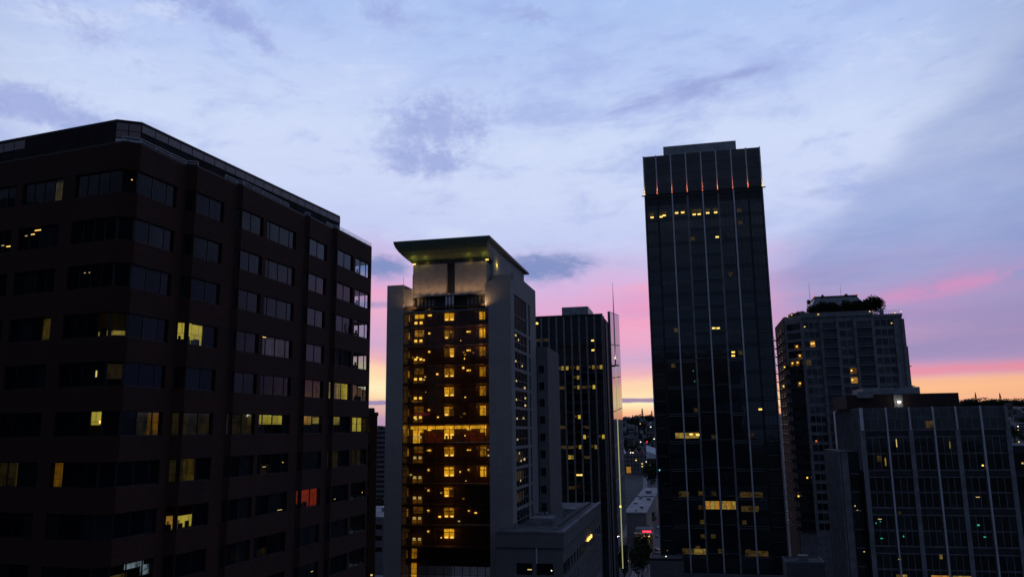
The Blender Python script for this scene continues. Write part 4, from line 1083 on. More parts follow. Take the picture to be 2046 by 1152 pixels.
# ------------------------------------------------------------------ office block on the right
def right_office():
    b = Bld('gridded_office_building', 71.5, 166.0, ANG, 'dark office block with pale vertical fins and louvred top band, nearest on the right edge')
    b.mb('body', MB().box(.3, 27.6, .4, 30, GZ, 3.5), darkstone)
    FX = [.45, 5.2, 9.6, 14.05, 18.3, 22.85, 27.45]
    levels = [(1.62, 3.62, 'l'), (-.91, 1.55, 'g'), (-2.27, -.91, 's')]
    z = -2.27
    for k in range(5):
        levels += [(z - 3.30, z, 'g'), (z - 6.60, z - 3.42, 'g'), (z - 7.95 + (-.0), z - 6.60, 's')]; z -= 7.47 + (.5 if k == 0 else 0)
    litp = [(6.72, -3.6, 'l'), (16.64, -3.9, 'd'), (4.0, -7.3, 'd'), (13.32, .2, 'd')]
    z = -2.27; rowsg = [(-.85, 1.55)]
    spand = [(-2.27, -.91)]
    for top in (-2.27, -10.22, -17.67, -25.12, -32.6):
        pit = 6.65 if top == -2.27 else 6.06
        rowsg += [(top - pit / 2 + .06, top - .05), (top - pit + .05, top - pit / 2 - .06)]
        spand.append((top - pit - 1.4, top - pit))
    for k in range(6):
        a, c = FX[k] + .32, FX[k + 1] - .32; n = 3; w = (c - a) / n
        key = ('ofl', round(c - a, 2))
        if key not in _bx:
            m = MB()
            for j in range(9): m.box(0, c - a, 0, .12, j * .22, j * .22 + .09)
            for q in range(5): m.box((c - a) * q / 4 - .03, (c - a) * q / 4 + .03, .05, .16, 0, 1.98)
            _bx[key] = m.mesh('louver_bank', dimfin)
        b.at('louver_bank', _bx[key], a, .2, 1.64)
        for (z0, z1) in spand:
            b.box('spandrel_panel', a, c, .22, .32, z0, z1, darkstone)
            for zz in (z0, z1 - .1): b.box('spandrel_bar', a, c, .10, .21, zz, zz + .10, dimfin)
        for (z0, z1) in rowsg:
            key = ('ofw', round(c - a, 2), round(z1 - z0, 2))
            if key not in _bx:
                m = MB(); t = .08; ww = c - a; hh = z1 - z0
                m.box(0, ww, 0, .12, 0, t).box(0, ww, 0, .12, hh - t, hh)
                for q in range(n + 1): m.box(max(0, q * w - .04), min(ww, q * w + .04), 0, .1, t, hh - t)
                _bx[key] = m.mesh('window', dimfin)
            win = b.at('window', _bx[key], a, .2, z0)
            for q in range(n): put('pane', bmesh_box('pane', w - .06, .03, z1 - z0 - .16, g_off), win, (q * w + .03, .05, .08))
    for k, x in enumerate(FX):
        if k % 2 == 0:
            wd = .55 if k in (0, 6) else .24
            b.box('upper_fin', x - wd / 2, x + wd / 2, -.3, .3, -.9, 3.7, palefin if k != 6 else dimfin)
            b.box('pier', x - .42, x + .42, -.1, .3, GZ, -.9, dimfin)
        else:
            b.box('long_fin', x - .12, x + .12, -.35, .3, GZ, 3.7, palefin)
    # lit rooms and small lamps seen through the glass
    for x, z, w, h, mt in [(6.72, -3.5, .14, 1.6, p_dimw), (16.64, -3.9, .14, 1.4, l_mid), (4.3, -7.2, .25, 1.6, l_mid), (3.2, -6.6, .9, 1.2, l_dim), (22.21, -8.01, .3, .3, p_warm), (13.4, .2, 1.6, 1.4, l_dim),
                           (20.66, -14.12, .7, .12, p_dimw), (2.22, -18.52, .7, .12, p_dimw), (1.45, -19.29, .2, .2, p_green), (2.29, -19.0, .15, .15, p_green), (2.22, -22.25, .5, .15, p_green), (6.35, -21.8, .2, .3, p_green),
                           (20.2, -19.46, .4, .3, p_green), (21.1, -21.7, .4, .2, p_green), (12.84, -25.54, .5, .9, l_mid), (4.8, -29.75, 1.0, 1.3, l_glow), (5.9, -29.75, .8, 1.3, l_mid), (12.3, -29.75, 3.2, 1.3, l_amber),
                           (16.3, -29.75, 3.2, 1.3, l_mid), (14.7, -29.75, .6, 1.2, l_glow), (21.6, -29.8, 1.6, 1.0, l_amber), (6.0, -17.2, .5, .5, l_dim), (5.2, -26.2, .5, .12, p_dimw)]:
        b.lamp('lit_room' if mt.name.startswith('lit') else 'office_lamp', x, z, mt, w, h, .14, .04)
    # roof and plant
    b.box('roof', .3, 27.6, .4, 30, 3.5, 3.72, roofing)
    b.mb('plant_room', MB().box(-.6, 21.9, 9, 26, 3.72, 6.75), redbox)
    b.mb('upper_plant_room', MB().box(3.6, 15.2, 12, 24, 6.75, 8.3), greymetal)
    b.mb('pale_hatch', MB().box(1.6, 4.8, 8.2, 8.9, 6.0, 7.3).box(9.0, 10.8, 8.8, 8.99, 3.8, 6.6), dimfin)
    b.box('roof_lamp', 9.65, 10.3, 8.4, 8.7, 4.8, 5.25, p_white)
    point(b.root, 'roof_light', (9.95, 7.9, 5.0 - GZ), 25, (1, .9, .7), .2)
    # west side: thin fins on dark glass
    for j in range(12): b.box('side_panel', .22, .29, 1 + j * 2.4 + .08, 1 + (j + 1) * 2.4 - .08, -9, 3.4, g_off)
    for j in range(13): b.box('side_fin', -.1, .2, 1 + j * 2.4 - .06, 1 + j * 2.4 + .06, -9, 3.5, dimfin)
    b.box('side_pier', -.15, .25, 27.5, 29.4, -9, 3.6, palefin)
    # lower front bay on the west
    b.mb('west_bay', MB().box(-3.6, .02, 4, 26, GZ, -5.2), darkstone)
    for j in range(9): b.box('side_fin', -3.9, -3.6, 4.2 + j * 2.2, 4.34 + j * 2.2, GZ, -5.6, dimfin)
    for zz in (-9.7, -13.4, -17.2, -20.9, -24.6, -28.2):
        b.box('window', -1.9, -.4, 3.92, 3.98, zz - 2.9, zz - .3, g_off); b.box('spandrel_bar', -1.95, -.35, 3.84, 3.9, zz - .2, zz, dimfin)
    b.box('pier', -3.5, -2.2, 3.8, 4, GZ, -5.4, dimfin)
    for x, z in ((-1.6, -16.3), (-1.2, -17.2), (-.7, -17.3), (-.6, -25.4)): b.lamp('office_lamp', x, z, p_dimw, .25, .2, 3.86)
    # east wing runs out of the picture, lower
    b.mb('east_wing', MB().box(27.9, 70, 5, 30, GZ, -4.5), darkstone)
    b.box('wing_roof', 27.9, 70, 4.9, 30, -4.498, -4.3, roofing)
    for k in range(8):
        x = 28.4 + k * 4.5
        b.box('pier', x - .25, x + .25, 4.7, 5, GZ, -4.6, dimfin)
        for (z0, z1) in rowsg[2:9]: b.box('window', x + .3, x + 4.2, 4.86, 4.95, z0, z1, g_off)
        for (z0, z1) in spand[1:5]: b.box('spandrel_bar', x + .3, x + 4.2, 4.80, 4.85, z0, z0 + .1, dimfin)
    b.lamp('office_lamp', 31.0, -7.8, p_dimw, .3, .3, 4.7)


right_office()


# ------------------------------------------------------------------ low roofs at the foot of the glass tower
def small_blocks():
    b = Bld('podium_block', 39.0, 240.5, ANG, 'small pale flat-roofed block at the foot of the glass tower, street side')
    b.mb('wall', MB().box(0, 9.6, 0, 10, GZ, -37.6), concrete); b.mb('roof', MB().box(.3, 9.3, .3, 9.7, -37.58, -37.2), roofing); b.mb('parapet', MB().strip([(9.6, 10), (0, 10), (0, 0), (9.6, 0), (9.6, 10)], -37.6, -36.9, .28), darkstone)
    b.lamp('roof_lamp', 4.6, -36.8, p_white, .3, .2, 3)
    b = Bld('corner_block', 70.4, 215.6, ANG, 'small pale corner block with a rooftop unit beside the gridded office')
    b.mb('wall', MB().box(0, 9.6, 0, 9, GZ, -35.0), concrete); b.mb('roof', MB().box(.3, 9.3, .3, 8.7, -34.98, -34.7), roofing); b.mb('parapet', MB().strip([(9.6, 9), (0, 9), (0, 0), (9.6, 0), (9.6, 9)], -35.0, -34.4, .28), paleroof)
    b.mb('rooftop_unit', MB().box(3.6, 6.0, 3, 5, -34.7, -33.3).box(3.9, 4.2, 2.9, 3.0, -34.7, -33.6), greymetal)


small_blocks()


# ------------------------------------------------------------------ trees
def crown_mesh(name, n, rx, rz, leafsize, seed, cone=False):
    rnd = random.Random(seed); m = MB()
    lobes = [(Vector((rnd.uniform(-.5, .5) * rx, rnd.uniform(-.5, .5) * rx, rnd.uniform(-.35, .45) * rz)), rnd.uniform(.45, .75)) for _ in range(7)]
    for i in range(n):
        if cone:
            h = rnd.random() ** 1.3; a = rnd.uniform(0, 6.283); rr = rx * (1 - h) * (.35 + .65 * rnd.random() ** .4) * (.8 + .2 * math.sin(h * 40))
            p = Vector((rr * math.cos(a), rr * math.sin(a), -rz + 2 * rz * h))
        else:
            c, s = lobes[i % 7]; v = Vector((rnd.gauss(0, 1), rnd.gauss(0, 1), rnd.gauss(0, 1))).normalized() * (rnd.random() ** .35) * s
            p = c + Vector((v.x * rx, v.y * rx, v.z * rz))
        q = leafsize * rnd.uniform(.6, 1.4); u = Vector((rnd.gauss(0, 1), rnd.gauss(0, 1), rnd.gauss(0, 1))).normalized(); w = u.orthogonal().normalized(); t = u.cross(w)
        m.poly([p + w * q, p + t * q * .6, p - w * q, p - t * q * .6])
    return m.mesh(name, leaf)


def trunk_mesh(h, r, rx, seed):
    rnd = random.Random(seed); m = MB().tube((0, 0, 0), (0, 0, h), r, r * .55, 7)
    for k in range(5):
        a = rnd.uniform(0, 6.28); m.tube((0, 0, h * rnd.uniform(.6, .95)), (math.cos(a) * rx * .6, math.sin(a) * rx * .6, h * 1.25 + rnd.uniform(0, .4) * h), r * .4, r * .12, 5)
    return m.mesh('trunk', bark)


KINDS = {
    'street': (crown_mesh('crown', 900, 4.2, 4.6, .42, 1), trunk_mesh(4.5, .3, 4, 1), 7.8),
    'street2': (crown_mesh('crown', 900, 3.4, 5.4, .40, 2), trunk_mesh(4.5, .28, 3, 2), 8.6),
    'roof': (crown_mesh('crown', 1500, 2.7, 2.7, .24, 3), trunk_mesh(1.4, .16, 2, 3), 2.7),
    'ridge': (crown_mesh('crown', 520, 9.5, 8.0, 1.2, 4), trunk_mesh(4, .6, 7, 4), 8),
    'ridge2': (crown_mesh('crown', 520, 12.0, 7.0, 1.3, 5), trunk_mesh(3.5, .7, 8, 5), 7),
    'fir': (crown_mesh('crown', 420, 6.0, 13.0, 1.0, 6, True), trunk_mesh(6, .5, 1, 6), 16),
}


def tree(kind, x, y, z, s, label, group, name='tree', rz=None):
    cm, tm, ch = KINDS[kind]
    r = put(name, None, None, (x, y, z), random.uniform(0, 6.28)); r.scale = (s, s, s * random.uniform(.88, 1.12)); tag(r, label, 'tree', group)
    put('crown', cm, r, (0, 0, ch)); put('trunk', tm, r)
    return r


def px_ray(x, y):
    v = _f * F_PX + _rc * (x - 1023) - _uc * (y - 576); return v


# trees of the roof garden
for i, (x, y, s, kd) in enumerate([(5.6, 5.5, .9, 0), (8.3, 6.2, 1.15, 0), (11.2, 5.8, 1.2, 0), (13.8, 6.4, 1.05, 0), (17.0, 6.0, 1.1, 0), (19.8, 6.3, 1.2, 0), (22.6, 5.8, 1.25, 0)]):
    p = apt.world(x, y, 38.2); tree('roof', p.x, p.y, 38.2, s, 'dark bushy tree in the row before the apartment penthouse', 'roof garden trees', 'roof_tree')
p = apt.world(24.9, 6.0); tree('roof', p.x, p.y, 38.2, 1.62, 'largest dark rounded roof tree, at the right end of the penthouse row', 'roof garden trees', 'roof_tree')
p = apt.world(27.4, 5.6); tree('roof', p.x, p.y, 39.2, 1.1, 'dark tree leaning out over the roof railing beside the largest roof tree', 'roof garden trees', 'roof_tree')
for i, (x, y, s) in enumerate([(-1.6, 6.5, .52), (.4, 5.2, .6), (2.4, 4.6, .58)]):
    p = apt.world(x, y); tree('roof', p.x, p.y, 38.2, s, 'small feathery shrub on the chamfered corner terrace of the apartment roof', 'roof terrace shrubs', 'roof_shrub')


# ------------------------------------------------------------------ left gap: tower, garage, low roofs
def left_gap():
    b = Bld('tall_brick_building', -44.25, 157.3, R(9.5), 'narrow dark brick building seen between the brick office block and the courthouse')
    b.mb('wall', MB().box(0, 17.2, 0, 18, GZ, 3.6), brick); b.mb('cornice', MB().box(-.2, 17.4, -.2, 18.2, 3.6, 4.0).box(1, 16.6, .8, 17, 4.0, 4.9), redbox)
    for k in range(14):
        z = 1.2 - 3.3 * k
        for j in range(5): b.box('window', 1 + j * 3.3, 2.6 + j * 3.3, -.04, .06, z - 1.7, z, g_back)
    b.lamp('wall_lamp', 16.6, -27, p_dimw, .4, .3, -.1)
    b = Bld('parking_garage', -112.0, 484.0, R(-4), 'pale parking garage with open dark decks, far down the left gap', base=-70)
    dk = []
    b.mb('deck_core', MB().box(.5, 45, 1.2, 40, GZ, 1.4), darkstone)
    for k in range(17): b.box('deck_band', 0, 46, 0, 1.2, 1.9 - 2.83 * k - 1.45, 1.9 - 2.83 * k, concrete)
    b = Bld('low_flat_building', -75.0, 292.0, R(-8), 'low building with pale flat roof down the left gap, below the garage')
    b.mb('wall', MB().box(0, 34, 0, 42, GZ, -29.6), concrete); b.mb('roof', MB().box(.4, 33.6, .4, 41.6, -29.59, -29.2), paleroof)
    b.mb('rooftop_unit', MB().box(14, 17, 8, 12, -29.2, -27.2).box(22, 24, 20, 24, -29.2, -27.8), greymetal)
    for k in range(9):
        for z in (-31.8, -35.6, -39.4): b.box('window', 1 + k * 3.6, 3.4 + k * 3.6, -.05, .03, z - 1.5, z, g_back)
    b = Bld('shop_building', -58.0, 236.0, R(-8), 'small building with a glowing yellow band along its top, bottom of the left gap')
    b.mb('wall', MB().box(0, 24, 0, 20, GZ, -43.2), darkstone); b.mb('roof', MB().box(.2, 23.8, .2, 19.8, -43.19, -42.9), roofing)
    for k in range(8): b.box('lit_window', .6 + k * 2.9, 3.2 + k * 2.9, -.06, -.01, -46.6, -43.9, l_mid)
    for k in range(4): b.lamp('wall_lamp', 12 + k * 2.6, -43.5, p_warm, .4, .25, -.2)
    for i, (x, y, s) in enumerate([(-66, 400, 1.3), (-60, 372, 1.1), (-72, 425, 1.4), (-55, 350, 1.0), (-64, 388, 1.2)]):
        tree('street', x, y, GZ + 14, s * 1.3, 'dark tree standing among yellow street lights down the left gap', 'trees in the left gap')
    st = put('street_lamp', None, None, (-60.5, 352, GZ)); tag(st, 'single bright street lamp down the left gap before the garage', 'street lamp')
    put('pole', MB().tube((0, 0, 0), (0, 0, 44.5), .25, .15, 6).mesh('pole', blackmetal), st); put('lamp_head', MB().box(-.5, .5, -.4, .1, 44.2, 44.8).mesh('lamp_head', p_yel), st)
    for i in range(12):
        x, y, z = random.uniform(-64, -52), 345, random.uniform(-36.5, -33.0)
        st = put('street_lamp', None, None, (x, y, GZ)); tag(st, 'small yellow street light among dark trees low in the left gap', 'street lamp', 'street lights in the left gap')
        put('pole', bmesh_box('pole', .1, .1, z - GZ, blackmetal), st); put('lamp_head', bmesh_box('lamp_head', .45, .3, .3, p_yel), st, (-.15, -.15, z - GZ))


left_gap()


# ------------------------------------------------------------------ street gap between ribbed office and glass tower
def road():
    path = [(40, 250), (58, 345), (82, 470), (99, 560), (117, 660), (133, 760), (150, 860), (168, 980)]
    def ribbon(name, w0, w1, dz, mat, step=False):
        m = MB()
        for (xa, ya), (xb, yb) in zip(path, path[1:]):
            d = Vector((xb - xa, yb - ya)).normalized(); r = Vector((d.y, -d.x))
            za, zb = ground_z(xa, ya) + dz, ground_z(xb, yb) + dz
            m.poly([(xa + r.x * w0, ya + r.y * w0, za), (xa + r.x * w1, ya + r.y * w1, za), (xb + r.x * w1, yb + r.y * w1, zb), (xb + r.x * w0, yb + r.y * w0, zb)])
            if step:
                for w in (w0, w1): m.poly([(xa + r.x * w, ya + r.y * w, za - .16), (xb + r.x * w, yb + r.y * w, zb - .16), (xb + r.x * w, yb + r.y * w, zb), (xa + r.x * w, ya + r.y * w, za)])
        tag(put(name, m.mesh(name, mat)), kind='structure')
    ribbon('road', -8, 8, .3, asphalt); ribbon('pavement', -13, -8, .46, paving, True); ribbon('pavement', 8, 13, .46, paving, True)
    m = MB()
    for (xa, ya), (xb, yb) in zip(path, path[1:]):
        n = int(math.hypot(xb - xa, yb - ya) / 9); d = Vector((xb - xa, yb - ya)).normalized(); r = Vector((d.y, -d.x)) * .09
        for k in range(n):
            t0, t1 = k / n, (k + .4) / n; p0 = (xa + (xb - xa) * t0, ya + (yb - ya) * t0); p1 = (xa + (xb - xa) * t1, ya + (yb - ya) * t1)
            m.poly([(p0[0] - r.x, p0[1] - r.y, ground_z(*p0) + .32), (p0[0] + r.x, p0[1] + r.y, ground_z(*p0) + .32), (p1[0] + r.x, p1[1] + r.y, ground_z(*p1) + .32), (p1[0] - r.x, p1[1] - r.y, ground_z(*p1) + .32)])
    tag(put('road_markings', m.mesh('road_markings', whitepaint)), kind='structure')


road()


def car_meshes():
    body = MB(); pr = [(-2.2, .35), (-2.2, .85), (-1.4, .95), (-.8, 1.42), (.9, 1.45), (1.6, .98), (2.2, .9), (2.2, .35)]
    n = len(pr); body.v = [(-.86, y, z) for y, z in pr] + [(.86, y, z) for y, z in pr]
    body.f = [tuple(range(n)), tuple(reversed(range(n, 2 * n)))] + [(k, n + k, n + (k + 1) % n, (k + 1) % n) for k in range(n)]
    wheel = MB().tube((-.11, 0, 0), (.11, 0, 0), .33, .33, 12)
    win = MB().box(-.87, .87, -.75, .85, 1.0, 1.36)
    return body, wheel, win


_cb, _cw, _cg = car_meshes()


def car(x, y, rz, mat, label, rear=True, lamp=None):
    z = ground_z(x, y) + .31
    r = put('parked_car', None, None, (x, y, z), rz); tag(r, label, 'car', 'cars on the street')
    put('body', _cb.mesh('body', mat), r); put('window_band', _cg.mesh('window_band', g_back), r)
    wm = _cw.mesh('wheel', blackmetal)
    for sx in (-.8, .8):
        for sy in (-1.4, 1.4): put('wheel', wm, r, (sx, sy, .33))
    for sx in (-.62, .38): put('tail_light', bmesh_box('tail_light', .24, .05, .16, p_red if lamp is None else lamp), r, (sx, -2.26, .72))


cr = R(-10)
silver = plain('silver_car_paint', (.5, .52, .55, 1), .3, .4, .05); whitecar = plain('white_car_paint', (.75, .76, .78, 1), .35, 0, .04); darkcar = plain('dark_car_paint', (.03, .03, .04, 1), .3)
car(81.5, 481, R(60), darkcar, 'dark car with red tail lights turning across the street by the glass tower', lamp=p_neon)
car(79.0, 490, R(70), whitecar, 'white car crossing the street just behind the car with red lights', lamp=whitecar)
car(127.6, 722, cr, silver, 'silver car far up the street between dark trees', lamp=silver)
car(130.5, 735, cr, whitecar, 'white car far up the street, ahead of the silver car', lamp=whitecar)
car(100.5, 575, cr, whitecar, 'pale car halfway up the street beside the dark tree', lamp=whitecar)
car(72.5, 449, cr, whitecar, 'white car parked at the kerb beneath the street trees at the bottom', lamp=whitecar)
car(92.0, 535, cr + math.pi, darkcar, 'oncoming car with white headlights on the street', lamp=p_white)
car(103.0, 600, cr, darkcar, 'dark car with red tail lights driving away up the street', lamp=p_neon)
car(121.5, 690, cr + math.pi, silver, 'far oncoming car with white headlights up the street', lamp=p_white)
car(70.5, 437, cr, darkcar, 'dark car parked at the kerb behind the white parked car', lamp=darkcar)


def gap_buildings():
    # hall with maroon and white roofs
    z0 = -46.0
    b = Bld('market_hall', 110.0, 846.0, ANG, 'long hall with maroon roofs and lit windows at the far end of the street', base=z0)
    b.mb('wall', MB().box(0, 26, 0, 18, z0, -25.2).box(26, 44, 3, 20, z0, -27), concrete)
    for k in range(4):
        x0 = k * 6.6; zr = -25.2
        m = MB(); A, B, Cc, D = (x0, -.4, zr), (x0 + 6.4, -.4, zr), (x0 + 3.2, 5.5, zr + 5.2), None
        m.poly([A, B, Cc]); m.poly([(A[0], 18, zr), (Cc[0], 18, Cc[2]), (B[0], 18, zr)]); m.poly([A, Cc, (Cc[0], 18, Cc[2]), (A[0], 18, zr)]); m.poly([B, (B[0], 18, zr), (Cc[0], 18, Cc[2]), Cc])
        b.mb('roof', m, maroon if k else tent)
    for k in range(12):
        for j in range(4):
            b.box('window', 1 + k * 3.5, 2.6 + k * 3.5, -.06 if k < 7 else 2.94, .03 if k < 7 else 3.02, -29.5 - j * 4.2, -27.4 - j * 4.2, g_apt)
    for x, z, mt, w in [(1.6, -31.5, p_white, 1.2), (17.2, -31.8, p_yel, 1.5), (12, -24, p_white, 1.0), (14.3, -24, p_white, 1.0), (23.3, -35.3, p_yel, 1.1), (23.3, -38, p_yel, 1.1), (27.5, -33.4, p_white, .7), (31.5, -36.8, p_yel, 1.2), (30, -38.2, p_dimw, .9),
                        (31.6, -29.6, p_orange, .9), (33.6, -29.6, p_orange, .9), (36, -29.6, p_orange, .9)]:
        b.lamp('wall_lamp', x, z, mt, w, .9, -.9 if x < 26 else -.5)
    b.box('lit_entrance', 7.0, 11.5, -.2, -.05, z0 + 1, z0 + 7.5, l_amber)
    for k in range(7): b.lamp('canopy_lamp', 3.4 + k * 1.5, z0 + .6 - (k % 2) * .5, p_yel, .9, .7, -1.4)
    t = put('white_tent', None, None, (136.5, 836, -30)); t.rotation_euler = (0, 0, ANG); tag(t, 'white sloping canopy roof beside the maroon roofs up the street', 'canopy')
    put('canopy', MB().prism([(0, 0), (15, 0), (15, 12), (0, 12)], 0, [7.6, 2.4, 8.0, 13.4]).mesh('canopy', tent), t)
    put('post', MB().box(.2, .6, .2, .6, -16, 0).box(14, 14.4, .2, .6, -16, 0).mesh('post', greymetal), t)
    # long warehouse roof
    b = Bld('warehouse', 66.0, 497.0, R(-12.5), 'long low warehouse whose pale blue flat roof fills the middle of the street gap')
    b.mb('wall', MB().box(0, 13.5, 0, 215, GZ, -50.4), concrete); b.mb('roof', MB().box(-.3, 13.8, -.3, 215.3, -50.4, -50.0), paleroof)
    b.mb('roof_kerb', MB().box(-.3, 13.8, -.3, 0, -50, -49.5).box(13.4, 13.8, 0, 215, -50, -49.4).box(0, 13.4, 118, 119, -50, -49.2), paleroof)
    b.mb('roof_hatch', MB().box(5, 9, 150, 160, -50, -47.5).box(2, 4, 60, 66, -50, -48.8).box(8, 10, 30, 34, -50, -48.6).box(3, 5, 100, 103, -50, -48.4).box(9, 11.5, 90, 94, -50, -48.2).box(6, 7, 12, 14, -50, -48.9), dimfin)
    # shop with a red sign
    b = Bld('corner_shop', 68.5, 470.0, ANG, 'corner shop with a glowing red sign and warm wall lamps by the street')
    b.mb('wall', MB().box(0, 10, 0, 14, GZ, -56.6), concrete); b.mb('roof', MB().box(.2, 9.8, .2, 13.8, -56.59, -56.3), roofing)
    b.mb('canopy', MB().box(-.4, 10.4, -1.4, 0, -58.6, -58.0), whitepanel)
    b.box('red_sign', 4.2, 9.2, -.3, -.05, -57.9, -56.9, p_neon)
    for x in (5.4, 7.8): b.lamp('wall_lamp', x, -59.9, p_yel, .8, .7, -.4)
    b.box('lit_door', 6.9, 7.9, -.1, -.02, -65, -61.2, l_mid)
    m = MB(); m.tube((0, -2, -66), (2.8, -2, -60.8), .28, .28, 6).tube((2.8, -2, -60.8), (4, -2, -60.6), .3, .3, 6)
    b.mb('neon_tube', m, lamp_mat('pink_neon', (1, .16, .22, 1), .7))
    for i, (px, d, s, kd) in enumerate([(1283, 505, 1.25, 'street'), (1280, 545, 1.35, 'street2'), (1293, 560, 1.3, 'street'), (1273, 560, 1.0, 'street'), (1302, 730, 1.7, 'street'), (1296, 755, 1.6, 'street2'), (1308, 770, 1.8, 'street'),
                                        (1272, 430, .95, 'street2'), (1280, 415, 1.1, 'street'), (1284, 436, 1.1, 'street2'), (1268, 405, 1.0, 'street'), (1262, 420, .8, 'street2'), (1277, 396, 1.0, 'street'), (1276, 452, 1.0, 'street'), (1289, 412, .9, 'street2'), (1270, 385, .9, 'street')]):
        v = px_ray(px, 1000); x = v.x * d / v.y
        lab, gr = (('dark street tree before the warehouse and the corner shop', 'street trees by the corner shop') if i < 4 else
                   ('dark street tree at the far end of the street by the hall', 'street trees by the hall') if i < 7 else
                   ('dark street tree at the bottom of the street gap below the red sign', 'street trees below the red sign'))
        tree(kd, x, d, ground_z(x, d), s, lab, gr, 'street_tree')
    for x, y, s, kd in ((70.5, 498, 1.0, 'street'), (75, 508, .9, 'street2'), (84.5, 530, 1.0, 'street'), (88, 556, 1.05, 'street2'), (92.5, 585, 1.1, 'street'), (97.5, 612, 1.05, 'street2'), (102, 640, 1.1, 'street')):
        tree(kd, x if y > 500 else 66, y, ground_z(x, y), s, 'dark street tree in the row beside the long warehouse', 'street trees along the warehouse', 'street_tree')
    for i, (px, py, d, mt) in enumerate([(1261, 1123, 400, p_dimw), (1250, 1150, 390, p_warm), (1254, 1120, 405, p_dimw)]):
        v = px_ray(px, py); x = v.x * d / v.y; z = v.z * d / v.y
        st = put('street_lamp', None, None, (x, d, GZ)); tag(st, 'dim warm street lamp at the very bottom of the street gap', 'street lamp', 'dim street lamps at the bottom')
        put('pole', bmesh_box('pole', .12, .12, max(.5, z - GZ), blackmetal), st); put('lamp_head', bmesh_box('lamp_head', .6, .4, .3, mt), st, (-.2, -.1, max(.5, z - GZ)))


    # lamps along the street
    for i, (yy, sd) in enumerate([(455, -1), (480, 1), (505, -1), (540, 1), (585, -1), (640, 1), (700, -1), (745, 1), (790, -1), (820, 1)]):
        xx = 73 + (yy - 430) * .181 + sd * 9.5; g = ground_z(xx, yy)
        st = put('street_lamp', None, None, (xx, yy, g)); tag(st, 'small yellow street lamp along the street beside the glass tower', 'street lamp', 'lamps along the street')
        put('pole', MB().tube((0, 0, 0), (0, 0, 8), .1, .07, 6).tube((0, 0, 8), (-sd * 1.6, 0, 8.3), .06, .05, 5).mesh('pole', blackmetal), st)
        put('lamp_head', MB().box(-sd * 1.6 - .3, -sd * 1.6 + .3, -.2, .2, 8.1, 8.4).mesh('lamp_head', p_gold), st)
        if i < 6: point(st, 'street_light', (-sd * 1.6, 0, 7.8), 350, (1, .6, .2), .2)


gap_buildings()


